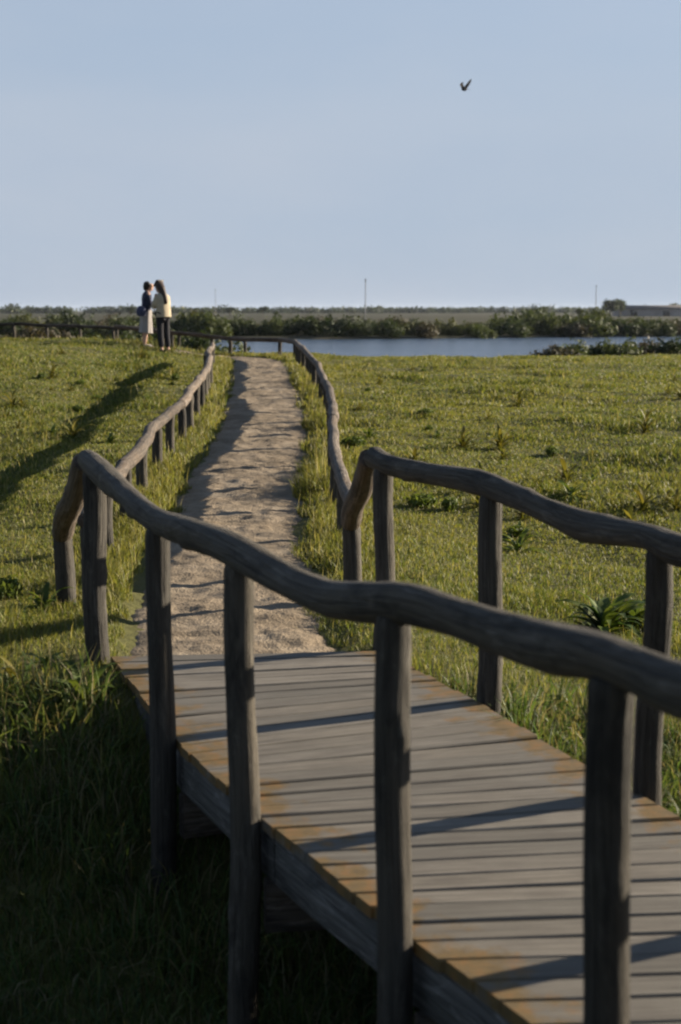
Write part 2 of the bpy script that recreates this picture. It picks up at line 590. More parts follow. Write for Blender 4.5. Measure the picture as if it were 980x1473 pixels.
def offset_line(P, d):
    out = []
    for i, p in enumerate(P):
        t = (P[min(i + 1, len(P) - 1)] - P[max(i - 1, 0)]).normalized()
        out.append(p + Vector((-t.y, t.x, 0)) * d)
    return out


# travelling towards the camera, the left vector (-ty, tx) points to picture-right
PL = offset_line(DL, -.052)
PR = offset_line(DR, .050)


def on_line(P, px, py):
    """point of the sight line through (px, py) above the ground polyline P"""
    d = ray(px, py)
    best = None
    for a, b in zip(P[:-1], P[1:]):
        e = b - a
        den = d.x * e.y - d.y * e.x
        if abs(den) < 1e-9: continue
        t = (a.x * e.y - a.y * e.x) / den
        s = ((d.x * t - a.x) * e.x + (d.y * t - a.y) * e.y) / e.length_squared
        if t > 0 and -.6 <= s <= 1.0001 + (.3 if b is P[-1] else 0):
            if s < 0 and a is not P[0]: continue
            best = Vector((d.x * t, d.y * t, CAM_Z + d.z * t)); break
    return best


bridge = empty('wooden_footbridge', (DL[0].x, DL[0].y, 0))
tag(bridge, 'weathered plank footbridge with crooked round log handrails over the grassy gully', 'footbridge')
BO = tuple(bridge.location)

mb = MB()
rnd = random.Random(3)
# planks: every seam joins a station on the left edge to one on the right edge
s = 0.0; seams = [0.0]
while s < len(DL) - 1.001:
    i = int(s); L = ((DL[i + 1] - DL[i]).length + (DR[i + 1] - DR[i]).length) / 2
    s += rnd.uniform(.112, .138) / L; seams.append(min(s, len(DL) - 1))
for k in range(len(seams) - 1):
    a, b = seams[k], seams[k + 1]
    gap = rnd.choice((.004, .005, .007, .015))
    l0, l1, r0, r1 = poly(DL, a), poly(DL, b), poly(DR, a), poly(DR, b)
    ov_l, ov_r = rnd.uniform(-.006, .008), rnd.uniform(-.006, .008)
    dz = rnd.uniform(-.004, .004); tl_ = rnd.uniform(-.004, .004)
    n = 15; th = .038
    top0, top1, g0, mg = [], [], [], []
    verts, grain, edge, faces = [], [], [], []
    along = rnd.random() * 40
    W = (r0 - l0).length
    for j in range(n):
        t = j / (n - 1); te = t * (1 + (ov_l + ov_r) / W) - ov_l / W
        p = l0.lerp(r0, te); q = l1.lerp(r1, te)
        dv = (q - p); L = dv.length; dv.normalize()
        p2 = p + dv * gap * .5; q2 = q - dv * gap * .5
        z = dz + tl_ * (2 * t - 1) + .0025 * mnoise.noise(Vector((along + te * 3, k, 0)))
        wv = .002 * mnoise.noise(Vector((along + te * 6, k * 1.7, 4)))
        for (pt, zz, gg) in ((p2 + dv * (.006 + wv), z, .0), (p2 + dv * wv, z - .006, -.006), (p2 + dv * wv, z - th, -.04), (q2 - dv * wv, z - th, L + .04), (q2 - dv * wv, z - .006, L + .006), (q2 - dv * (.006 + wv), z, L)):
            verts.append((pt.x, pt.y, zz)); grain.append((along + te * W, k * .37 + gg, zz)); edge.append(max(0.0, 1 - min(te, 1 - te) * W / .45))
    for j in range(n - 1):
        for c in range(6):
            p, q = j * 6 + c, j * 6 + (c + 1) % 6
            faces.append([p, q, q + 6, p + 6])
    faces.append(list(range(5, -1, -1))); faces.append([(n - 1) * 6 + c for c in range(6)])
    mb.add(verts, faces, grain, rnd.random(), edge)
mb.build('deck', M_PLANK, bridge, BO, sharp=25)

for P, inset in ((DL, .06), (DR, -.06)):
    line = offset_line(P, inset)
    for i in range(len(line) - 1):
        m = MB()
        d = (line[i + 1] - line[i]).normalized()
        m.beam(line[i] + d * .004 - Vector((0, 0, .135)), line[i + 1] - d * .004 - Vector((0, 0, .135)), .075, .175, i + 20)
        m.build('stringer', M_BEAM, bridge, BO)

left_x = [138, 232, 350, 566, 871]
lp = [on_line(PL, 140, 950), on_line(PL, 233, 1050), on_line(PL, 350, 1170), on_line(PL, 566, 1330), on_line(PL, 868, 1500)]
while lp[-1].y > -.6:
    lp.append(lp[-1] + dirn * 1.02)
rp = [on_line(PR, 552, 930), on_line(PR, 703, 1015), on_line(PR, 934, 1150)]
while rp[-1].y > -.8:
    rp.append(rp[-1] + dirn * 1.05)

# handrails: crooked logs resting on the post heads
lr_px = [(126, 662), (150, 683), (186, 716), (226, 748), (280, 768), (345, 795), (405, 829), (470, 858), (530, 866), (590, 868), (660, 889), (730, 914),
         (800, 932), (860, 943), (920, 966), (985, 993)]
lr = [on_line(PL, *q) for q in lr_px]
q = lr[-1]
for k in range(1, 12):
    nq = q + dirn * .32 * k
    if nq.y < -1: break
    lr.append(Vector((nq.x, nq.y, q.z + .03 * math.sin(k * 1.3))))
rr_px = [(537, 657), (562, 669), (620, 682), (685, 693), (735, 711), (790, 736), (840, 756), (890, 765), (935, 772), (985, 792)]
rr = [on_line(PR, *q) for q in rr_px]
q = rr[-1]
for k in range(1, 18):
    nq = q + dirn * .32 * k
    if nq.y < -1.2: break
    rr.append(Vector((nq.x, nq.y, q.z - .02 + .035 * math.sin(k * 1.1))))


def z_on(railpts, p):
    pts = sorted(railpts, key=lambda v: (Vector((v.x, v.y)) - Vector((p.x, p.y))).length)[:2]
    d0 = (pts[0] - p).to_2d().length; d1 = (pts[1] - p).to_2d().length
    return (pts[0].z * d1 + pts[1].z * d0) / (d0 + d1)


m = MB(); m.log(lr, [.0535 + .006 * math.sin(i * 1.7) for i in range(len(lr))], 5, 24, .02, .085, kn_every=.22)
m.build('handrail', M_LOG, bridge, BO)
m = MB(); m.log(rr, [.0535 + .006 * math.sin(i * 2.1 + 1) for i in range(len(rr))], 9, 24, .02, .085, kn_every=.22)
m.build('handrail', M_LOG, bridge, BO)
for side, pts, rail in ((0, lp, lr), (1, rp, rr)):
    for i, p in enumerate(pts):
        ground = H(p.x, p.y)
        top = z_on(rail, p) - .035
        low = ground - .35
        rad = (.059, .051, .052, .050, .051, .051, .051, .051, .051, .051)[i] if side == 0 else (.052, .054, .050, .051, .051, .051, .051, .051, .051, .051)[i]
        m = MB()
        nz = 9
        rz = random.Random(i * 7 + side)
        lean = (rz.uniform(-.010, .010), rz.uniform(-.010, .010))
        pp = [(p.x + lean[0] * math.sin(k * 1.1) , p.y + lean[1] * math.cos(k * .9), low + (top - low) * k / (nz - 1)) for k in range(nz)]
        m.log(pp, [rad * (1.04 - .08 * k / (nz - 1)) for k in range(nz)], 30 + i + side * 40, 20, .03, .05)
        m.build('post', M_LOG, bridge, BO)
# crossbeams under the stringers, tied to each pair of posts
for i in range(min(len(lp), len(rp) + 0)):
    a = lp[i]; b = rp[min(i, len(rp) - 1)]
    if i == 0: continue
    d = (b - a); d.z = 0; d.normalize()
    zc_ = -.335
    if i >= 1:
        # pair by plank direction: the skewed span runs straight across
        b = min(rp, key=lambda q: abs((q - a).y - .12))
        d = (b - a); d.z = 0; d.normalize()
    m = MB(); m.beam(Vector((a.x, a.y, zc_)) + d * .02 + Vector((.05, .03, 0)), Vector((b.x, b.y, zc_)) + Vector((-.03, .03, 0)), .07, .18, 60 + i)
    m.build('crossbeam', M_LOGP, bridge, BO)

# sloping end rails and their short posts on the bank
def end_rail(top, px, py_top, Y, radius, seed):
    q = at_y(px, py_top, Y)
    m = MB()
    m.log([top, top.lerp(q, .35) + Vector((0, 0, -.02)), top.lerp(q, .7) + Vector((-.01, 0, .0)), q], [radius * .95, radius, radius * 1.05, radius], seed, 18, .035, .07)
    m.build('end_rail', M_LOGP, bridge, BO)
    g = H(q.x, q.y)
    m = MB()
    m.log([(q.x + .012, q.y, g - .3), (q.x + .012, q.y, g + .1), (q.x, q.y, q.z - .01)], [radius * 1.0, radius * .95, radius * .9], seed + 1, 18, .035, .05)
    m.build('end_post', M_LOG, bridge, BO)


end_rail(lr[0] + Vector((-.02, .02, -.01)), 90, 768, 8.25, .062, 101)
end_rail(rr[0] + Vector((-.02, .03, -.01)), 505, 752, 8.5, .060, 111)

# ------------------------------------------------------------------ low log fences along the path
def path_offset(y_arc, off):
    x = np.interp(y_arc, t_arc, PX); y = np.interp(y_arc, t_arc, PY); h = np.interp(y_arc, t_arc, PH)
    x2 = np.interp(y_arc + .1, t_arc, PX); y2 = np.interp(y_arc + .1, t_arc, PY)
    tx, ty = x2 - x, y2 - y; l = math.hypot(tx, ty)
    k = (h + abs(off)) * (1 if off > 0 else -1)
    return x + ty / l * k, y - tx / l * k


def fence(name, label, pts, rail_h, mat, seed, rail_len=2, r_rail=.055, r_post=.05, wob=.02):
    """pts: post positions on the ground; a log rail spans every rail_len bays"""
    root = empty(name, (pts[0][0], pts[0][1], H(*pts[0])))
    tag(root, label, 'fence')
    O = tuple(root.location)
    rz = random.Random(seed)
    tops = []
    for i, (x, y) in enumerate(pts):
        g = H(x, y); h = rail_h + rz.uniform(-.03, .03)
        tops.append(Vector((x + rz.uniform(-wob, wob), y, g + h)))
        m = MB(); m.log([(x, y, g - .2), (x + rz.uniform(-.015, .015), y, g + h * .5), (x, y, g + h - .03)], [r_post * rz.uniform(.92, 1.1)] * 3, seed + i, 14, .05, .06)
        m.build('post', M_LOG, root, O)
    i = 0
    while i < len(tops) - 1:
        j = min(i + rail_len, len(tops) - 1)
        sub = tops[i:j + 1]
        d0 = (sub[0] - sub[1]).normalized() * .04; d1 = (sub[-1] - sub[-2]).normalized() * .04
        mids = [sub[0] + d0]
        for a, b in zip(sub[:-1], sub[1:]):
            mids += [a.lerp(b, .33) + Vector((rz.uniform(-wob, wob), 0, rz.uniform(-wob, wob))), a.lerp(b, .67) + Vector((rz.uniform(-wob, wob), 0, rz.uniform(-wob, wob))), b]
        mids[-1] = sub[-1] + d1
        r0, r1 = r_rail * rz.uniform(.92, 1.12), r_rail * rz.uniform(.85, 1.05)
        m = MB(); m.log(mids, [r0 + (r1 - r0) * k / (len(mids) - 1) for k in range(len(mids))], seed + 50 + i, 16, .05, .045)
        m.build('rail', mat, root, O)
        i = j
    return root


lf = [path_offset(a, -(.30 + .10 * (a > 20))) for a in np.arange(2.15, 25.5, 1.42)]
fence('log_fence', 'low weathered log fence along the left edge of the sandy path', lf, .47, M_LOGP, 200, 2, .058, .052, .018)
arcs = np.arange(2.75, t_arc[-1] - 9.0, 1.48)
rf = [path_offset(a, .27) for a in arcs]
fence('log_fence', 'low log fence curving along the right edge of the sandy path', rf, .42, M_LOGP, 300, 2, .058, .050, .012)
bf = [(-2.6 - .9 * k, 38.9 + .03 * k + .1 * math.sin(k * .7)) for k in range(18)]
fence('log_fence', 'dark low log fence running behind the two people on the mound', bf, .45, M_LOG, 400, 2, .045, .045, .015)

# ------------------------------------------------------------------ grass
def in_deck(x, y, pad=.0):
    pts = [(p.x, p.y) for p in offset_line(DL, -pad)] + [(p.x, p.y) for p in offset_line(DR, pad)][::-1]
    inside = np.zeros(x.shape, bool)
    j = len(pts) - 1
    for i in range(len(pts)):
        xi, yi = pts[i]; xj, yj = pts[j]
        c = ((yi > y) != (yj > y)) & (x < (xj - xi) * (y - yi) / (yj - yi + 1e-12) + xi)
        inside ^= c
        j = i
    return inside


def blades(x, y, hgt, wid, tint, lean=.85):
    n = len(x)
    z = height(x, y) - .01
    a = rng.uniform(0, 2 * np.pi, n); b = rng.uniform(0, 2 * np.pi, n)
    ln = rng.uniform(.1, 1, n) * lean
    ux, uy = np.cos(a), np.sin(a)
    lx, ly = np.cos(b) * ln * hgt, np.sin(b) * ln * hgt
    base = np.stack([x, y, z], -1)
    side = np.stack([ux, uy, np.zeros(n)], -1) * (wid * .5)[:, None]
    mid = base + np.stack([lx * .35, ly * .35, hgt * .58], -1)
    tip = base + np.stack([lx, ly, hgt * (1 - .25 * ln)], -1)
    co = np.stack([base - side, base + side, mid + side * .8, mid - side * .8, tip], 1).reshape(-1, 3)
    o = np.arange(n)[:, None] * 5
    loops = (o + np.array([0, 1, 2, 3, 3, 2, 4])[None]).ravel()
    starts = (np.arange(n)[:, None] * 7 + np.array([0, 4])[None]).ravel()
    tint4 = np.concatenate([tint, np.ones((n, 1))], 1)
    return co, loops, starts, np.repeat(tint4, 5, 0)


def grass_colour(x, y, n, lush_shade):
    """blade colours: fresh, olive, dark and straw, in drifts"""
    pal = np.array([(.100, .122, .027), (.142, .142, .034), (.062, .082, .020), (.225, .200, .100), (.172, .158, .042)])
    drift = fbm(x * .55, y * .35, 71, 3); d2 = fbm(x * .16, y * .10, 77, 2)
    w = np.stack([.9 + .8 * d2, 1.0 + .9 * drift, .38 - .8 * drift + lush_shade * 1.5, .16 + .25 * np.maximum(0, d2) * (1 - lush_shade), .35 + .8 * np.maximum(0, drift) * (1 - lush_shade)], -1)
    w = np.clip(w, .02, None); w /= w.sum(1, keepdims=True)
    cs = np.cumsum(w, 1)
    k = (rng.random(n)[:, None] > cs).sum(1).clip(0, 4)
    c = pal[k] * rng.uniform(.65, 1.35, (n, 1))
    c = c * (1 - .25 * lush_shade[:, None])  # shade of gully and swale painted in by darkening their blades
    return c


bands = [(-1.5, 3.0, 260, 2.6), (3.0, 7.0, 2300, 1.5), (7.0, 10.0, 3400, 1.4), (10, 14, 2500, 1.35), (14, 20, 1500, 1.3), (20, 28, 850, 1.3), (28, 41.5, 520, 1.3)]
parts = []
for y0, y1, dens, spread in bands:
    wmax = .245 * y1 * spread + 1.2
    n = int(dens * (y1 - y0) * 2 * wmax)
    x = rng.uniform(-wmax, wmax, n); y = rng.uniform(y0, y1, n)
    keep = np.abs(x) < .245 * np.maximum(y, 0) * spread + 1.2
    x, y = x[keep], y[keep]
    dp, sd, arc = seg_dist(x, y, PATH)
    hw_ = np.interp(arc, PATH_ARC, PATH_HW)
    e = dp - hw_
    keep = (e > -.03 + .22 * fbm(x * 2.3, y * 2.3, 91, 3)) & ~in_deck(x, y, -.02)
    x, y, e = x[keep], y[keep], e[keep]
    dg, _, _ = seg_dist(x, y, GULLY)
    lush_shade = 1 - smooth(1.0, 2.3, dg)  # gully: taller growth, with its shade put into the blade colour
    ds, ssd, _ = seg_dist(x, y, SWALE)
    lush_shade = np.maximum(lush_shade, .5 * (1 - smooth(.25, .8, np.abs(ds))) * smooth(11, 15, y))  # swale: denser dark grass that also paints in the shadow band
    verge = (1 - smooth(.25, .75, e)) * smooth(7, 9, y)
    patch = smooth(.05, .55, fbm(x * .9, y * .9, 61, 3))
    hgt = rng.uniform(.019, .052, len(x)) * (1 + 1.3 * patch) * (1 + 1.3 * verge) * (1 + 1.2 * lush_shade)
    tall = smooth(1.5, 2.2, dg) * (1 - smooth(3.2, 4.2, dg)) * smooth(1.45, 1.9, -x)
    hgt = hgt * (1 + 1.9 * tall)
    bare = smooth(.25, .5, fbm(x * .7 + 9, y * .7, 63, 3))
    keep = (rng.random(len(x)) > np.maximum(.6 * bare, .6 * (1 - smooth(.9, 2.2, dg)) * smooth(.0, .4, fbm(x * 1.1 + 4, y * 1.1, 67, 3))))
    x, y, hgt, lush_shade, verge = x[keep], y[keep], hgt[keep], lush_shade[keep], verge[keep]
    dist = np.maximum(np.hypot(x, y), 3)
    wid = np.clip(.00065 * dist, .0045, .020) * rng.uniform(.7, 1.5, len(x))
    tint = grass_colour(x, y, len(x), lush_shade)
    tint = tint * (1 - .45 * verge[:, None] * (rng.random((len(x), 1)) < .45)) + np.array([.09, .078, .022]) * .45 * verge[:, None]
    parts.append(blades(x, y, hgt, wid, tint))
    # tall stems with dry heads
    m = rng.random(len(x)) < (.010 + .02 * verge)
    nb = int(m.sum())
    parts.append(blades(x[m], y[m], hgt[m] * rng.uniform(1.5, 2.4, nb), wid[m] * .7,
                        np.array([(.26, .22, .09)]) * rng.uniform(.6, 1.3, (nb, 1)), .3))
n = 80000
x = rng.uniform(-4.2, 1.8, n); y = rng.uniform(1.0, 7.2, n)
dg, _, _ = seg_dist(x, y, GULLY)
dpp, _, _ = seg_dist(x, y, PATH)
k_ = (dg < 2.3) & (dpp > .8) & ~(in_deck(x, y, .05) & (height(x, y) > -.4)) & (fbm(x * 1.2 + 5, y * 1.2, 87, 3) > -2)
x, y = x[k_], y[k_]; n = len(x)
cl = smooth(-.2, .5, fbm(x * 1.7, y * 1.7, 89, 3))
parts.append(blades(x, y, rng.uniform(.06, .15, n) * (1 + 1.3 * cl), rng.uniform(.005, .010, n),
                    np.array([(.070, .110, .030), (.105, .125, .036), (.055, .085, .026), (.16, .135, .07)])[rng.integers(0, 4, n)] * rng.uniform(.7, 1.35, (n, 1)), 1.15))
off_v = off_l = 0
cs, ls, sts, ts = [], [], [], []
for co, lo, st, ti in parts:
    cs.append(co); ls.append(lo + off_v); sts.append(st + off_l); ts.append(ti)
    off_v += len(co); off_l += len(lo)
me = np_mesh('grass', np.concatenate(cs), np.concatenate(ls), np.concatenate(sts), {'tint': ('FLOAT_COLOR', np.concatenate(ts))})
tag(link('grass', me, M_GRASS), 'short olive green meadow grass covering the fields and banks', 'grass', kind='stuff')

n = 60000
x = rng.uniform(-4.5, 1.6, n); y = rng.uniform(1.5, 8.2, n)
dg, _, _ = seg_dist(x, y, GULLY)
clump = smooth(-.15, .35, fbm(x * 1.3 + 2, y * 1.3, 83, 3))
dpp, _, arc_ = seg_dist(x, y, PATH)
k_ = (rng.random(n) < (1 - smooth(1.6, 3.0, dg)) * (.15 + .85 * clump)) & ~(in_deck(x, y, .06) & (height(x, y) > -.35)) & (dpp > .75) & (x + .47 * (y - 7) < .05)
x, y, clump = x[k_], y[k_], clump[k_]; n = len(x)
c = np.stack([x, y, height(x, y) + rng.uniform(.0, .05, n) + rng.uniform(0, .16, n) * clump], -1)
nn = rng.normal(size=(n, 3)) * .6 + np.array([0, 0, .9]); nn /= np.linalg.norm(nn, axis=1, keepdims=True)
t_ = np.cross(nn, rng.normal(size=(n, 3))); t_ /= np.linalg.norm(t_, axis=1, keepdims=True); b_ = np.cross(nn, t_)
sz = rng.uniform(.010, .028, (n, 1))
co = np.stack([c - t_ * sz, c - b_ * sz * .5, c + t_ * sz * 1.1, c + b_ * sz * .5], 1).reshape(-1, 3)
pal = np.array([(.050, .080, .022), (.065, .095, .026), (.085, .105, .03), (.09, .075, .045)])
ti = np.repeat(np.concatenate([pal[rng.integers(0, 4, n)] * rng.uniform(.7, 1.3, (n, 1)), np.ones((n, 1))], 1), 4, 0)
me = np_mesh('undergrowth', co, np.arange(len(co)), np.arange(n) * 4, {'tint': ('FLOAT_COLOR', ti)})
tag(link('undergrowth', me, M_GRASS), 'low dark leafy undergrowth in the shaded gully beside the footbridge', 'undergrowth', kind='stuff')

# ------------------------------------------------------------------ leafy things
def leaf_cloud(n, lobes, leaf, palette, seed, shell=.55):
    r = np.random.default_rng(seed)
    vol = np.array([a[3] * a[4] * a[5] for a in lobes]) ** .67; vol /= vol.sum()
    k = r.choice(len(lobes), n, p=vol)
    L = np.array(lobes)[k]
    d = r.normal(size=(n, 3)); d /= np.linalg.norm(d, axis=1, keepdims=True)
    rad = r.uniform(shell, 1.0, (n, 1)) * (1 + .28 * np.sin(d[:, :1] * 5 + seed) * np.sin(d[:, 1:2] * 6 + k[:, None]) + .1 * r.normal(size=(n, 1)))
    if shell == 0: rad = np.minimum(rad, .92)
    c = L[:, :3] + d * rad * L[:, 3:6]
    c[:, 2] = np.maximum(c[:, 2], .02)
    nn = d + r.normal(size=(n, 3)) * .7; nn /= np.linalg.norm(nn, axis=1, keepdims=True)
    t = np.cross(nn, r.normal(size=(n, 3))); t /= np.linalg.norm(t, axis=1, keepdims=True)
    b = np.cross(nn, t)
    s = leaf * r.uniform(.6, 1.4, (n, 1))
    co = np.stack([c - t * s, c - b * s * .45, c + t * s, c + b * s * .45], 1).reshape(-1, 3)
    pal = np.array(palette)
    lobe_shift = r.integers(0, len(pal), len(lobes))
    pick = np.where(r.random(n) < .6, lobe_shift[k], r.integers(0, len(pal), n))
    tint = pal[pick] * r.uniform(.7, 1.3, (n, 1))
    tint = np.repeat(np.concatenate([tint, np.ones((n, 1))], 1), 4, 0)
    return co, tint


def cloud_mesh(name, n, lobes, leaf, palette, seed, shell=.55):
    co, ti = leaf_cloud(n, lobes, leaf, palette, seed, shell)
    return np_mesh(name, co, np.arange(len(co)), np.arange(len(co) // 4) * 4, {'tint': ('FLOAT_COLOR', ti)})


PAL = {'dark': [(.023, .036, .014), (.033, .047, .017), (.043, .055, .02)],
       'olive': [(.058, .074, .022), (.074, .085, .025), (.047, .061, .019)],
       'pale': [(.075, .085, .03), (.065, .075, .025), (.09, .092, .04)],
       'brown': [(.050, .040, .025), (.04, .04, .02), (.06, .05, .032)]}


def shrub_mesh(kind, seed):
    r = random.Random(seed)
    lobes = []
    for _ in range(r.randint(5, 8)):
        a = r.uniform(0, 6.28); d = r.uniform(.1, .62)
        hz = r.uniform(.28, .5)
        lobes.append((math.cos(a) * d, math.sin(a) * d, hz * r.uniform(.75, 1.1), r.uniform(.3, .52), r.uniform(.3, .52), hz))
    return cloud_mesh('shrub', 1500, lobes, .075, PAL[kind], seed)


SHR = {k: [shrub_mesh(k, 10 * i + len(k)) for i in range(3)] for k in PAL}
rs = random.Random(11)


def shrub(px, Y, w, h, kind, label, group, name='shrub'):
    p = at_y(px, 446, Y)
    o = link(name, SHR[kind][rs.randrange(3)], M_LEAF)
    o.location = (p.x, Y, H(p.x, Y) - .08 * h)
    o.rotation_euler = (0, 0, rs.uniform(0, 6.28))
    o.scale = (w / 1.6, w / 1.6, h)
    return tag(o, label, 'shrub', group)


def zone(px):
    return ('on the far shore behind the left mound' if px < 190 else 'on the far shore just behind the two people' if px < 330 else
            'on the far shore beyond the end of the path' if px < 500 else 'on the far shore near the tall pole' if px < 690 else
            'on the far shore in the dense thicket below the distant shed')


KINDW = {'dark': 'dark green rounded', 'olive': 'olive green bushy', 'pale': 'pale green low', 'brown': 'brownish dry'}
# (from px, to px, step, distance, height range, kinds)
rows = [(-90, 330, 27, 150, (1.7, 2.8), ('dark', 'olive', 'pale', 'dark')),
        (-100, 300, 38, 166, (2.0, 3.1), ('dark', 'brown', 'olive')),
        (330, 560, 22, 153, (1.7, 2.9), ('dark', 'olive', 'dark', 'pale')),
        (345, 700, 26, 168, (1.7, 2.7), ('dark', 'brown', 'olive')),
        (560, 720, 20, 154, (1.2, 2.3), ('olive', 'pale', 'brown', 'olive', 'dark')),
        (728, 1050, 17, 0, (2.5, 3.2), ('dark', 'olive', 'olive', 'brown')),
        (735, 1050, 24, 14, (2.8, 3.5), ('dark', 'olive', 'dark'))]
for x0, x1, st, Y, (h0, h1), kinds in rows:
    px = x0
    while px < x1:
        Yr = (Y if Y > 100 else 152 + Y + .40 * max(0, (px - 490) / F_PX * 155)) + rs.uniform(-2, 4)
        kind = kinds[rs.randrange(len(kinds))]
        h = rs.uniform(h0, h1) * (.70 if px > 868 else 1.0) * rs.choice((.8, 1.0, 1.0, 1.1))
        shrub(px, Yr, h * rs.uniform(1.25, 1.9), h, kind, KINDW[kind] + ' shrub ' + zone(px), KINDW[kind] + ' shrubs ' + zone(px))
        px += st * rs.uniform(.6, 1.4)
# near bank of the lake, right
for px, Y, w, h, kind, lab in [(737, 58, 1.2, .7, 'dark', 'small dark shrub, first on the near lake bank at right'),
                               (795, 61, 2.2, 1.0, 'brown', 'reddish brown shrub on the near lake bank before the water'),
                               (822, 62, 1.7, 1.1, 'olive', 'olive shrub leaning against the brown one on the near bank'),
                               (866, 64, 1.8, .95, 'dark', 'dark round shrub in the middle of the near bank row'),
                               (890, 63, 2.0, 1.2, 'olive', 'bright olive shrub beside the dark round one on the near bank'),
                               (925, 65, 2.3, 1.15, 'brown', 'wide brown shrub on the near bank towards the frame edge'),
                               (962, 64, 2.5, 1.2, 'dark', 'tall dark shrub on the near bank at the frame edge'),
                               (1005, 66, 2.5, 1.2, 'brown', 'dry brown shrub partly cut off by the frame edge')]:
    shrub(px, Y, w, h, kind, lab, 'shrubs on the near lake bank')

px = -60
while px < 322:
    kind = ('dark', 'olive', 'dark', 'brown')[rs.randrange(4)]
    h = rs.uniform(.55, .95) if px < 225 else rs.uniform(1.0, 1.3)
    Y = rs.uniform(41.2, 43.5)
    shrub(px, Y, h * rs.uniform(1.6, 2.2), h, kind, KINDW[kind] + ' scrub just behind the dark fence on the left mound', KINDW[kind] + ' scrub behind the mound fence', 'scrub')
    px += rs.uniform(16, 30)

# far wood on the horizon: one mass
lobes = []
rw = random.Random(4)
x = -520
while x < 560:
    Yw = 1250 + 120 * math.sin(x * .006) + rw.uniform(-40, 40)
    hh = rw.uniform(4.6, 6.0) * (1.25 if rw.random() < .10 else 1)
    lobes.append((x, Yw, -1.0 + hh * .5, rw.uniform(7, 14), 6, hh * .62))
    x += rw.uniform(4, 9)
co, ti = leaf_cloud(34000, lobes, 1.3, PAL['dark'], 91, .3)
co[:, 2] -= .5
me = np_mesh('far_wood', co, np.arange(len(co)), np.arange(len(co) // 4) * 4, {'tint': ('FLOAT_COLOR', ti)})
tag(link('far_wood', me, M_LEAF), 'thin dark line of distant woodland along the horizon', 'woodland', kind='stuff')

# distant single trees, trunk and crown
def tree_parts(seed, kind):
    r = random.Random(seed)
    lobes = []
    for _ in range(9):
        a = r.uniform(0, 6.28); d = r.uniform(0, .34)
        lobes.append((math.cos(a) * d, math.sin(a) * d, r.uniform(.45, .78), r.uniform(.16, .3), r.uniform(.16, .3), r.uniform(.14, .24)))
    crown = cloud_mesh('crown', 1400, lobes, .055, PAL[kind], seed, .4)
    m = MB()
    m.log([(0, 0, -.03), (.01, 0, .25), (-.01, .01, .6)], [.035, .028, .014], seed, 8, .1, .1)
    for k in range(4):
        a = k * 1.6 + seed
        m.log([(0, 0, .3 + .05 * k), (math.cos(a) * .14, math.sin(a) * .14, .52), (math.cos(a) * .26, math.sin(a) * .26, .68)], [.014, .01, .005], seed + k, 6, .1, .1)
    return crown, m


for px, Y, w, h, kind, lab in [(878, 600, 9.5, 7.4, 'dark', 'left of the two rounded distant trees beside the long shed'),
                               (892, 606, 9.5, 7.6, 'dark', 'right of the two rounded distant trees beside the long shed'),
                               (931, 640, 9, 5.8, 'dark', 'small distant tree rising behind the roof of the long shed'),
                               (979, 640, 10, 6.4, 'dark', 'distant tree behind the long shed where the frame cuts it'),
                               (782, 640, 4.0, 5.0, 'olive', 'small lone distant tree above the thicket across the lake'),
                               (833, 420, 3.4, 3.6, 'olive', 'slender tree top poking out of the thicket across the lake'),
                               (331, 640, 5.5, 4.6, 'dark', 'distant tree on the skyline beyond the end of the path'),
                               (378, 700, 5.0, 5.0, 'dark', 'distant round tree on the skyline above the path bend'),
                               (187, 640, 5.0, 4.6, 'dark', 'distant tree on the skyline left of the two people')]:
    p = at_y(px, 446, Y)
    root = empty('distant_tree', (p.x, Y, H(p.x, Y)), rs.uniform(0, 6))
    root.scale = (w, w, h)
    tag(root, lab, 'tree', 'single trees on the horizon')
    cr, tk = tree_parts(int(px), kind)
    link('crown', cr, M_LEAF, root)
    tk.build('trunk', M_BARK, root)

# long low shed
p0 = at_y(884, 446, 620); p1 = at_y(1050, 446, 620)
zs = H(p0.x, 620)
shed = empty('long_shed', ((p0.x + p1.x) / 2, 620, zs)); tag(shed, 'long low pale shed with a dark roof far across the lake', 'shed')
Ls = (p1.x - p0.x); Ws = 9; hw_s = 3.1
m = MB()
m.add([(-Ls/2, -Ws/2, 0), (Ls/2, -Ws/2, 0), (Ls/2, Ws/2, 0), (-Ls/2, Ws/2, 0), (-Ls/2, -Ws/2, hw_s), (Ls/2, -Ws/2, hw_s), (Ls/2, Ws/2, hw_s), (-Ls/2, Ws/2, hw_s), (-Ls/2, 0, hw_s + 1.3), (Ls/2, 0, hw_s + 1.3)],
      [(0, 1, 5, 4), (1, 2, 6, 9, 5), (2, 3, 7, 6), (3, 0, 4, 8, 7)])
m.build('wall', mat_plain('shed_wall', (.30, .27, .25), .9, .15, .4), shed, shade=False)
m = MB()
for sgn in (-1, 1):
    a = [(-Ls/2 - .4, sgn * (Ws/2 + .5), hw_s - .1), (Ls/2 + .4, sgn * (Ws/2 + .5), hw_s - .1), (Ls/2 + .4, 0, hw_s + 1.45), (-Ls/2 - .4, 0, hw_s + 1.45)]
    m.add(a + [(x, y, z + .15) for x, y, z in a], [(0, 1, 2, 3), (4, 5, 6, 7), (0, 1, 5, 4), (1, 2, 6, 5), (2, 3, 7, 6), (3, 0, 4, 7)])
m.build('roof', mat_plain('shed_roof', (.10, .09, .085), .8, .2, .4), shed, shade=False)
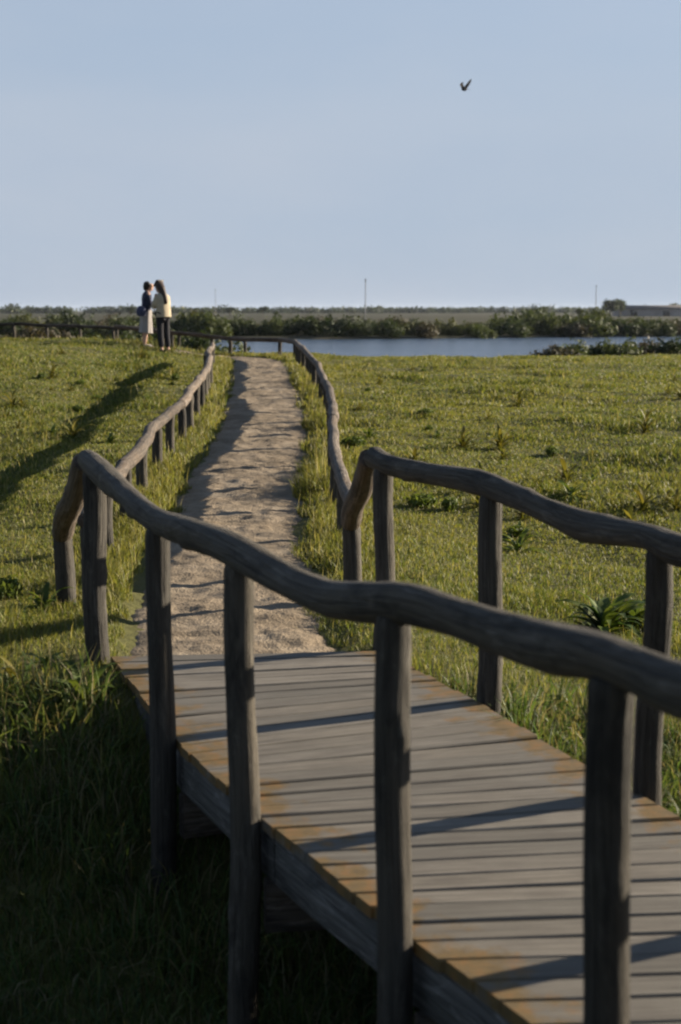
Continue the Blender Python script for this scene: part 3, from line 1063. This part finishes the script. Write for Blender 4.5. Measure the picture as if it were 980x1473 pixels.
for k in range(3):
    m = MB(); xx = -Ls / 2 + 6 + k * 14
    m.add([(xx, -Ws/2 - .04, 0), (xx + 3, -Ws/2 - .04, 0), (xx + 3, -Ws/2 - .04, 2.4), (xx, -Ws/2 - .04, 2.4), (xx, -Ws/2 + .1, 0), (xx + 3, -Ws/2 + .1, 0), (xx + 3, -Ws/2 + .1, 2.4), (xx, -Ws/2 + .1, 2.4)],
          [(0, 1, 2, 3), (0, 4, 5, 1), (1, 5, 6, 2), (2, 6, 7, 3), (3, 7, 4, 0)])
    m.build('door', mat_plain('shed_door', (.05, .05, .05)), shed, shade=False)

# poles
M_POLE = mat_plain('pole_wood', (.26, .26, .26), .9, .15, 3)
for px, ytop, ybase, Y, r0, lab in [(526, 402, 478, 176, .075, 'tall thin pale pole standing among the shrubs across the lake'),
                                    (858, 411, 446, 430, .15, 'thin distant pole just left of the two rounded trees'),
                                    (310, 416, 446, 430, .10, 'faint distant pole on the skyline right of the two people')]:
    p = at_y(px, ytop, Y); g = H(p.x, Y)
    root = empty('utility_pole', (p.x, Y, g)); tag(root, lab, 'pole', 'utility poles')
    hp = p.z - g
    m = MB(); m.log([(0, 0, -.3), (0, 0, hp * .5), (0, 0, hp)], [r0, r0 * .8, r0 * .6], int(px), 10, .8, .02, knots=False)
    m.build('shaft', M_POLE, root)
    m = MB(); m.log([(0, 0, hp - .35), (.0, -.02, hp + .0), (0, 0, hp + .14)], [r0 * .9, r0 * .95, r0 * .5], int(px) + 1, 10, .1, .01, knots=False)
    m.build('cap', mat_plain('pole_cap', (.12, .12, .12)), root)

# ------------------------------------------------------------------ meadow weeds
def weed_mesh(seed, n, length, width, palette, upright=.5):
    """a rosette of arching strap leaves"""
    r = np.random.default_rng(seed)
    co, lo, st, ti = [], [], [], []
    for k in range(n):
        a = r.uniform(0, 6.28); L = length * r.uniform(.55, 1.1); el = r.uniform(.35, 1.25) * (.6 + upright)
        w = width * r.uniform(.7, 1.2)
        d = np.array([math.cos(a), math.sin(a)]); sdir = np.array([-d[1], d[0], 0])
        base = len(co)
        S = 7
        c = np.array(palette[r.integers(0, len(palette))]) * r.uniform(.75, 1.25)
        p = np.array([0.0, 0.0, -.004]); e = el
        ids = []
        for s in range(S):
            t = s / (S - 1)
            ww = w * (math.sin(math.pi * min(1, .12 + t * .88)) ** .8) + .001
            wavy = .25 * ww * math.sin(t * 9 + k)
            if s == 0:
                if not co: co.append(np.array([0.0, 0.0, -.004])); ti.append(c)
                ids.append((0, 0, 0))
            else:
                n0 = len(co)
                co += [p - sdir * ww + np.array([0, 0, .3 * ww + wavy]), p.copy(), p + sdir * ww + np.array([0, 0, .3 * ww - wavy])]
                ti += [c] * 3; ids.append((n0, n0 + 1, n0 + 2))
            e -= (.16 + .22 * t)
            p = p + np.array([d[0] * math.cos(e), d[1] * math.cos(e), math.sin(e)]) * L / (S - 1)
        for s in range(S - 1):
            for j in (0, 1):
                q = [ids[s][j], ids[s][j + 1], ids[s + 1][j + 1], ids[s + 1][j]]
                st.append(len(lo)); lo += [0, q[2], q[3]] if s == 0 else q
    ti = np.concatenate([np.array(ti), np.ones((len(ti), 1))], 1)
    return np_mesh('weed', np.array(co), np.array(lo), np.array(st), {'tint': ('FLOAT_COLOR', ti)}, True)


GREEN = [(.038, .068, .016), (.048, .08, .02), (.03, .055, .014)]
FRESH = [(.085, .118, .022), (.10, .125, .026), (.07, .098, .02)]
OLIVE = [(.12, .115, .024), (.15, .128, .028), (.095, .095, .02)]
W1 = weed_mesh(1, 60, .34, .030, GREEN[:1] + FRESH, .80)
o = link('leafy_plant', W1, M_WEED)
p = hit(868, 915); o.location = p - Vector((0, 0, .02)); o.scale = (1.15, 1.15, 1.1)
tag(o, 'big dense green leafy plant in the meadow behind the right handrail', 'plant')
o = link('leafy_plant', weed_mesh(5, 40, .28, .026, FRESH, .75), M_WEED)
p = hit(908, 900); o.location = p - Vector((0, 0, .02))
tag(o, 'smaller bright green leafy plant growing beside the big dense one', 'plant')

def herb_mesh(seed, palette):
    r = random.Random(seed)
    lobes = []
    for _ in range(7):
        a = r.uniform(0, 6.28); d = r.uniform(0, .05)
        lobes.append((math.cos(a) * d, math.sin(a) * d, r.uniform(.03, .08), r.uniform(.07, .12), r.uniform(.07, .12), r.uniform(.04, .065)))
    return cloud_mesh('weed', 790, lobes, .018, palette, seed, .0)


VAR = [herb_mesh(20 + i, (GREEN, FRESH, OLIVE)[i % 3]) if i < 4 else weed_mesh(20 + i, 16 + 3 * (i % 3), .19 + .03 * (i % 3), .014, (GREEN, FRESH, OLIVE)[i % 3], .75 + .25 * (i % 2)) for i in range(6)]
WN = ('dark green', 'fresh green', 'olive yellow')
rw = random.Random(8)
spots = []
for _ in range(52):
    px = rw.uniform(500, 985); py = rw.uniform(525, 800) if rw.random() < .75 else rw.uniform(525, 610)
    spots.append((px, py, 'in the right meadow'))
for _ in range(42):
    px = rw.uniform(-10, 300); py = rw.uniform(505, 640)
    if px > 300 - (py - 505) * 1.0: continue
    spots.append((px, py, 'on the left field'))
for px, py in ((40, 900), (70, 960), (22, 990), (120, 1020), (15, 860), (65, 880)): spots.append((px, py, 'on the bank left of the bridge'))
for px, py in ((200, 1350), (240, 1400), (120, 1400), (60, 1440), (440, 1450), (500, 1440), (470, 1390), (30, 1250), (160, 1280), (300, 1340), (90, 1150)): spots.append((px, py, 'in the shaded gully under the bridge'))
for px, py, where in spots:
    p = hit(px, py)
    dp, _, _ = seg_dist(np.array([p.x]), np.array([p.y]), PATH)
    if dp[0] < .8 or p.y > 41: continue
    i = (rw.choice((1, 4, 4, 5, 5)) if 'gully' not in where else rw.choice((0, 1, 3)))
    o = link('meadow_weed', VAR[i], M_WEED)
    o.location = p - Vector((0, 0, .015)); s = rw.choice((.6, .75, .9, 1.0, 1.2, 1.5)) * (.42 if 'gully' in where else 1.0)
    o.scale = (s, s, s * rw.uniform(.7, 1.25)); o.rotation_euler = (0, 0, rw.uniform(0, 6.28))
    lab = WN[i % 3] + ' leafy weed ' + where
    tag(o, lab, 'weed', lab.replace('weed', 'weeds'))

# ------------------------------------------------------------------ people
def skin(name, verts, edges, radii, mat, parent, sub=2):
    me = bpy.data.meshes.new(name)
    me.from_pydata([tuple(v) for v in verts], edges, [])
    me.materials.append(mat)
    o = bpy.data.objects.new(name, me); COL.objects.link(o)
    if parent: o.parent = parent
    md = o.modifiers.new('Skin', 'SKIN'); md.use_smooth_shade = True
    sv = me.skin_vertices[0].data if me.skin_vertices else None
    if sv is None:
        bm = bmesh.new(); bm.from_mesh(me); bm.verts.layers.skin.verify(); bm.to_mesh(me); bm.free()
        sv = me.skin_vertices[0].data
    for i, r in enumerate(radii):
        sv[i].radius = (r, r) if not hasattr(r, '__len__') else r
        sv[i].use_root = (i == 0)
    ss_ = o.modifiers.new('Subdivision', 'SUBSURF'); ss_.levels = sub; ss_.render_levels = sub
    return o


M_SKIN = mat_plain('skin', (.42, .26, .19), .6, .08, 20)
M_HAIR = mat_plain('dark_hair', (.016, .012, .010), .5, .3, 60)
M_HAIRB = mat_plain('brown_hair', (.030, .018, .012), .5, .3, 60)
M_NAVY = mat_plain('navy_cloth', (.022, .026, .050), .9, .25, 14)
M_BAG = mat_plain('blue_bag', (.04, .048, .095), .8, .25, 14)
M_WHITE = mat_plain('white_cloth', (.27, .25, .245), .9, .10, 10)
M_CREAM = mat_plain('cream_jacket', (.33, .28, .20), .9, .12, 10)
M_MAROON = mat_plain('maroon_cloth', (.075, .035, .032), .9, .25, 12)
M_BLACK = mat_plain('black_trousers', (.014, .014, .019), .9, .2, 12)
M_SHOE = mat_plain('pale_shoes', (.35, .32, .29), .7, .2, 20)
M_PHONE = mat_plain('phone_case', (.05, .055, .05), .4, .1, 20)


class Fig:
    def __init__(self): self.v, self.e, self.r, self.n = [], [], [], {}
    def p(self, key, co, r, to=None):
        self.n[key] = len(self.v); self.v.append(co); self.r.append(r)
        if to is not None: self.e.append((self.n[to], self.n[key]))


def body(parent, look, arm_z, tilt):
    """one continuous figure facing +x, about 1.65 m tall; look: head pitch forward"""
    f = Fig()
    f.p('pelvis', (0, 0, .93), (.115, .145))
    f.p('waist', (.0, 0, 1.06), (.095, .125), 'pelvis')
    f.p('chest', (.0, 0, 1.24), (.105, .155), 'waist')
    f.p('collar', (.005, 0, 1.375), (.06, .085), 'chest')
    f.p('neck', (.02, 0, 1.43), .048, 'collar')
    f.p('jaw', (.045 + look, tilt, 1.485), (.062, .06), 'neck')
    f.p('brow', (.04 + look, tilt * 1.6, 1.56), (.088, .075), 'jaw')
    f.p('crown', (.02 + look, tilt * 1.8, 1.625), (.065, .06), 'brow')
    f.p('nose', (.14 + look, tilt * 1.5, 1.535), .014, 'brow')
    f.p('chin', (.105 + look, tilt, 1.465), .022, 'jaw')
    for s, k in ((-1, 'a'), (1, 'b')):
        f.p('hip' + k, (0, s * .085, .87), .088, 'pelvis')
        f.p('thigh' + k, (.015, s * .09, .68), .075, 'hip' + k)
        f.p('knee' + k, (.02, s * .092, .48), .052, 'thigh' + k)
        f.p('calf' + k, (.0, s * .095, .34), .052, 'knee' + k)
        f.p('ankle' + k, (-.01, s * .097, .09), .034, 'calf' + k)
        f.p('heel' + k, (-.02, s * .098, .04), .036, 'ankle' + k)
        f.p('ball' + k, (.12, s * .105, .028), .034, 'heel' + k)
        f.p('toe' + k, (.18, s * .107, .022), .022, 'ball' + k)
        f.p('shoulder' + k, (0, s * .165, 1.345), .052, 'collar')
        f.p('arm' + k, (.02, s * .20, 1.20), .044, 'shoulder' + k)
        f.p('elbow' + k, (.045, s * .215, 1.08), .036, 'arm' + k)
        f.p('fore' + k, (.16, s * .165, arm_z - .03), .034, 'elbow' + k)
        f.p('wrist' + k, (.27, s * .095, arm_z), .022, 'fore' + k)
        f.p('palm' + k, (.325, s * .07, arm_z + .012), (.030, .018), 'wrist' + k)
        for q in range(4):
            dy, ln = (-.024 + .016 * q), (.040, .048, .044, .034)[q]
            f.p('fa%d' % q + k, (.36 + ln * .3, s * (.062 + dy), arm_z + .022), .0085, 'palm' + k)
            f.p('fb%d' % q + k, (.36 + ln, s * (.050 + dy), arm_z + .045), .0075, 'fa%d' % q + k)
        f.p('tha' + k, (.315, s * .035, arm_z + .035), .010, 'palm' + k)
        f.p('thb' + k, (.345, s * .022, arm_z + .055), .008, 'tha' + k)
    return skin('body', f.v, f.e, f.r, M_SKIN, parent), f


def sleeves(name, parent, f, mat, grow):
    for s, k in ((-1, 'a'), (1, 'b')):
        g = Fig()
        g.p('s', Vector(f.v[f.n['shoulder' + k]]) + Vector((-.005, -s * .02, -.005)), .062 + grow)
        g.p('m', Vector(f.v[f.n['arm' + k]]), .056 + grow, 's'); g.p('l', Vector(f.v[f.n['elbow' + k]]), .050 + grow, 'm')
        g.p('f', Vector(f.v[f.n['fore' + k]]), .043 + grow, 'l'); g.p('w', Vector(f.v[f.n['wrist' + k]]) - Vector((.02, 0, 0)), .034 + grow, 'f')
        skin(name, g.v, g.e, g.r, mat, parent)


def loft(name, rings, mat, parent, fold=0.0, nf=9, seg=36):
    """rings: (cx, cy, z, rx, ry)"""
    m = MB(); v, fa = [], []
    for i, (cx_, cy_, z, rx, ry) in enumerate(rings):
        for k in range(seg):
            a = 2 * math.pi * k / seg
            q = 1 + fold * (i / (len(rings) - 1)) * math.sin(nf * a + i * .3)
            v.append((cx_ + math.cos(a) * rx * q, cy_ + math.sin(a) * ry * q, z))
    for i in range(len(rings) - 1):
        for k in range(seg):
            a, b = i * seg + k, i * seg + (k + 1) % seg
            fa.append([a, b, b + seg, a + seg])
    fa.append(list(range(seg))); n = (len(rings) - 1) * seg; fa.append([n + k for k in range(seg)][::-1])
    m.add(v, fa)
    return m.build(name, mat, parent)


def eyes(parent, look, tilt):
    for s in (-1, 1):
        bm = bmesh.new(); bmesh.ops.create_uvsphere(bm, u_segments=10, v_segments=8, radius=.011)
        me = bpy.data.meshes.new('eye'); bm.to_mesh(me); bm.free()
        link('eye', me, M_BLACK, parent, (.118 + look, s * .032 + tilt * 1.55, 1.553))


def shoes(parent, mat):
    for s in (-1, 1):
        g = Fig()
        g.p('a', (-.015, s * .098, .07), .044); g.p('b', (-.02, s * .098, .045), .045, 'a')
        g.p('c', (.12, s * .105, .035), .042, 'b'); g.p('d', (.19, s * .107, .03), .03, 'c')
        skin('shoe', g.v, g.e, g.r, mat, parent, 1)


# woman on the left, facing right
pa = hit(211, 500); 
PY_ = 36.3
PYA = PY_ + .42
qa = at_y(208, 497, PYA); ga = H(qa.x, PYA)
perA = empty('person', (qa.x, PYA, ga), R(20))
perA.rotation_euler = (Matrix.Rotation(R(20), 3, 'Z') @ Matrix.Rotation(R(4), 3, 'Y')).to_euler()
tag(perA, 'woman in navy top and long pale skirt with a blue shoulder bag, hair pinned up', 'person', None)
bA, fA = body(perA, .03, 1.16, -.01)
loft('top', [(-.005, 0, .90, .135, .170), (-.005, 0, 1.0, .125, .160), (-.005, 0, 1.12, .118, .155), (-.005, 0, 1.24, .128, .175), (-.005, 0, 1.33, .112, .19), (.0, 0, 1.385, .085, .135), (.005, 0, 1.42, .058, .075)], M_NAVY, perA)
sleeves('sleeve', perA, fA, M_NAVY, .006)
loft('skirt', [(0, 0, .98, .12, .15), (0, 0, .90, .145, .172), (.0, 0, .75, .152, .175), (.01, 0, .55, .160, .18), (.015, 0, .36, .172, .188)], M_WHITE, perA, .07, 8)
g = Fig()
g.p('a', (-.01, -.015, 1.585), (.108, .098)); g.p('b', (.05, -.018, 1.645), (.072, .078), 'a'); g.p('c', (-.045, -.012, 1.50), (.082, .082), 'a'); g.p('e', (-.04, -.01, 1.42), (.06, .07), 'c'); g.p('d', (-.10, -.015, 1.59), .05, 'a')
skin('hair', g.v, g.e, g.r, M_HAIR, perA)
eyes(perA, .03, -.01); shoes(perA, M_SHOE)
m = MB()
m.log([(-.16, -.20, 1.02), (-.17, -.21, .9), (-.165, -.20, .78)], [.09, .125, .11], 3, 16, .04, .04, .7, knots=False)
bag = m.build('shoulder_bag', M_BAG)
bag.location = perA.location; bag.rotation_euler = perA.rotation_euler
tag(bag, 'dark blue shoulder bag hanging at the hip of the woman in the pale skirt', 'bag')
m = MB(); m.log([(-.165, -.20, 1.0), (-.10, -.14, 1.25), (-.03, -.06, 1.40), (.06, .05, 1.36)], [.018, .016, .016, .014], 4, 8, .04, .02, knots=False)
m.build('strap', M_BAG, bag)

# woman on the right, facing left
qb = at_y(236, 497, PY_); gb = H(qb.x, PY_ + .05)
perB = empty('person', (qb.x + .02, PY_ + .05, gb), R(180 - 46))
perB.scale = (1.04, 1.04, 1.05)
perB.rotation_euler = (Matrix.Rotation(R(180 - 46), 3, 'Z') @ Matrix.Rotation(R(4), 3, 'Y')).to_euler()
tag(perB, 'woman with long dark hair in an open cream jacket and black trousers', 'person', None)
bB, fB = body(perB, .05, 1.14, .012)
loft('shirt', [(.03, 0, .90, .125, .150), (.03, 0, 1.1, .112, .135), (.035, 0, 1.24, .118, .150), (.03, 0, 1.34, .09, .13), (.02, 0, 1.41, .06, .075)], M_MAROON, perB)
loft('jacket', [(-.03, 0, .84, .150, .205), (-.03, 0, .95, .148, .200), (-.03, 0, 1.10, .140, .195), (-.03, 0, 1.24, .140, .205), (-.03, 0, 1.33, .120, .205), (-.025, 0, 1.385, .09, .15), (-.02, 0, 1.425, .065, .085)], M_CREAM, perB, .04, 5)
sleeves('sleeve', perB, fB, M_CREAM, .012)
g = Fig()
g.p('p', (0, 0, .93), (.13, .16))
for s, k in ((-1, 'a'), (1, 'b')):
    g.p('h' + k, (0, s * .085, .86), .105, 'p'); g.p('t' + k, (.015, s * .092, .68), .095, 'h' + k); g.p('k' + k, (.02, s * .095, .46), .082, 't' + k); g.p('c' + k, (-.005, s * .098, .10), .075, 'k' + k)
skin('trousers', g.v, g.e, g.r, M_BLACK, perB)
g = Fig()
g.p('a', (.01, .02, 1.59), (.112, .10)); g.p('b', (.06, .02, 1.645), (.075, .08), 'a'); g.p('c', (-.05, .02, 1.50), (.085, .09), 'a')
g.p('d', (-.11, .02, 1.36), (.07, .095), 'c'); g.p('e', (-.155, .02, 1.20), (.05, .085), 'd'); g.p('f', (-.165, .02, 1.13), (.035, .055), 'e')
skin('hair', g.v, g.e, g.r, M_HAIRB, perB)
eyes(perB, .05, .012); shoes(perB, M_BLACK)

# the phone they look at, held by the woman on the right
ph_pos = Vector((.375, 0, 1.20)); ph_pos.x *= 1.04; ph_pos.z *= 1.05
m = MB(); m.beam((0, -.04, -.005), (0, .04, .005), .012, .15, 5, chamfer=.003)
ph = m.build('phone', M_PHONE)
ph.location = Matrix.LocRotScale(perB.location, perB.rotation_euler, None) @ ph_pos
ph.rotation_euler = (0, R(-35), R(152))
tag(ph, 'small dark phone held between the two women on the mound', 'phone')

# ------------------------------------------------------------------ bird
bp = at_y(668, 128, 60)
m = MB()
def bird_ring(t, r, z): return [(t, math.cos(a) * r, z + math.sin(a) * r) for a in np.linspace(0, 2 * math.pi, 10, endpoint=False)]
prof = [(-.20, .02, .0), (-.13, .06, .0), (-.05, .10, .0), (.05, .105, .01), (.12, .08, .02), (.16, .05, .03), (.19, .026, .03), (.215, .006, .025)]
v, fa = [], []
for t_, r_, z_ in prof: v += bird_ring(t_, r_, z_)
for i in range(len(prof) - 1):
    for k in range(10):
        fa.append([i * 10 + k, i * 10 + (k + 1) % 10, (i + 1) * 10 + (k + 1) % 10, (i + 1) * 10 + k])
fa += [list(range(10))[::-1], [70 + k for k in range(10)]]
m.add(v, fa)
for s, up in ((1, 1.0), (-1, .55)):
    sec = [(.0, .04, .02, .16), (.02, .14, .12 * up + .02, .17), (.0, .22, .27 * up + .02, .15), (-.05, .25, .40 * up + .02, .10), (-.12, .24, .50 * up + .01, .02)]
    v, fa = [], []
    for x_, y_, z_, ch in sec:
        v += [(x_ + ch * .75, s * y_, z_ + .004), (x_ - ch * .75, s * y_, z_ + .004), (x_ - ch * .55, s * y_, z_ - .004), (x_ + ch * .45, s * y_, z_ - .012)]
    for i in range(len(sec) - 1):
        for k in range(4): fa.append([i * 4 + k, i * 4 + (k + 1) % 4, (i + 1) * 4 + (k + 1) % 4, (i + 1) * 4 + k])
    fa += [[0, 1, 2, 3], [16, 17, 18, 19]]
    m.add(v, fa)
m.add([(-.17, -.02, .0), (-.17, .02, .0), (-.34, .09, -.01), (-.31, .0, -.005), (-.34, -.09, -.01), (-.17, -.02, -.01), (-.17, .02, -.01), (-.34, .09, -.018), (-.31, 0, -.015), (-.34, -.09, -.018)],
      [(0, 1, 2, 3, 4), (9, 8, 7, 6, 5), (0, 4, 9, 5), (1, 2, 7, 6), (2, 3, 8, 7), (3, 4, 9, 8)])
bird = m.build('bird', mat_plain('bird_feathers', (.007, .007, .009), .95, .3, 10))
bird.location = bp; bird.rotation_euler = (R(-16), R(4), R(222)); bird.scale = (.85, .85, .85)
tag(bird, 'small black bird in flight with raised wings, alone in the sky', 'bird')

# ------------------------------------------------------------------ light and air
SUN_EL, SUN_AZ = R(17), R(90 - 23)            # azimuth measured clockwise from +Y
S = Vector((math.sin(SUN_AZ) * math.cos(SUN_EL), math.cos(SUN_AZ) * math.cos(SUN_EL), math.sin(SUN_EL)))
sl = bpy.data.lights.new('sun', 'SUN'); sl.energy = 5.0; sl.angle = R(.53); sl.color = (1.0, .87, .68)
so = bpy.data.objects.new('sun', sl); COL.objects.link(so)
so.rotation_euler = (-S).to_track_quat('-Z', 'Y').to_euler()
so.location = S * 50
w = bpy.data.worlds.new('World'); scene.world = w; w.use_nodes = True
nt = w.node_tree; nt.nodes.clear()
sky = nt.nodes.new('ShaderNodeTexSky'); sky.sky_type = 'NISHITA'; sky.sun_disc = False
sky.sun_elevation = SUN_EL; sky.sun_rotation = SUN_AZ
sky.air_density = 1.0; sky.dust_density = .3; sky.ozone_density = 3.0; sky.altitude = 0
bg = nt.nodes.new('ShaderNodeBackground'); bg.inputs['Strength'].default_value = .05
ow = nt.nodes.new('ShaderNodeOutputWorld')
veil = nt.nodes.new('ShaderNodeMix'); veil.data_type = 'RGBA'       # pale haze low in the sky, clear dark zenith
cm = nt.nodes.new('ShaderNodeMapping'); cm.inputs['Scale'].default_value = (2.4, 2.4, 7.0); cm.inputs['Rotation'].default_value = (0, R(6), 0)
cn = nt.nodes.new('ShaderNodeTexNoise'); cn.inputs['Scale'].default_value = 1.6; cn.inputs['Detail'].default_value = 4
cr_ = nt.nodes.new('ShaderNodeValToRGB'); cr_.color_ramp.elements[0].position = .35; cr_.color_ramp.elements[1].position = .70
cr_.color_ramp.elements[0].color = (2.84, 3.38, 4.20, 1); cr_.color_ramp.elements[1].color = (3.16, 3.58, 4.27, 1)
nt.links.new(cm.outputs[0], cn.inputs['Vector']); nt.links.new(cn.outputs['Fac'], cr_.inputs[0]); nt.links.new(cr_.outputs[0], veil.inputs[7])
tc = nt.nodes.new('ShaderNodeTexCoord'); sp = nt.nodes.new('ShaderNodeSeparateXYZ'); nt.links.new(tc.outputs['Generated'], sp.inputs[0]); nt.links.new(tc.outputs['Generated'], cm.inputs['Vector'])
mr = nt.nodes.new('ShaderNodeValToRGB')
for k_, (p_, v_) in enumerate(((.0, .96), (.10, .95), (.215, .80), (.34, .5), (.62, .12))):
    if k_ > 1: mr.color_ramp.elements.new(p_)
    mr.color_ramp.elements[k_].position = p_; mr.color_ramp.elements[k_].color = (v_, v_, v_, 1)
nt.links.new(sp.outputs['Z'], mr.inputs['Fac']); nt.links.new(mr.outputs['Color'], veil.inputs[0])
nt.links.new(sky.outputs[0], veil.inputs[6]); nt.links.new(veil.outputs[2], bg.inputs['Color']); nt.links.new(bg.outputs[0], ow.inputs['Surface'])

HAZE = True
if HAZE:
    bm = bmesh.new(); bmesh.ops.create_cube(bm, size=1)
    me = bpy.data.meshes.new('haze'); bm.to_mesh(me); bm.free()
    hz = link('haze', me)
    z0, z1 = -4.2, 14.5
    hz.scale = (9400, 9400, z1 - z0); hz.location = (0, 0, (z0 + z1) / 2)
    hm = bpy.data.materials.new('haze'); hm.use_nodes = True; t = hm.node_tree; t.nodes.clear()
    out = t.nodes.new('ShaderNodeOutputMaterial'); vol = t.nodes.new('ShaderNodeVolumePrincipled')
    vol.inputs['Color'].default_value = (.78, .86, 1.0, 1); vol.inputs['Density'].default_value = .000045; vol.inputs['Anisotropy'].default_value = .2
    t.links.new(vol.outputs[0], out.inputs['Volume'])
    me.materials.append(hm)
    tag(hz, 'thin pale haze over the marsh', 'haze', kind='stuff')

scene.render.engine = 'CYCLES'
scene.cycles.use_denoising = True
scene.cycles.max_bounces = 8
scene.cycles.volume_bounces = 0
scene.cycles.filter_width = 2.2
scene.view_settings.view_transform = 'Standard'
scene.view_settings.look = 'None'
scene.view_settings.exposure = 1.6
scene.view_settings.gamma = 1.0
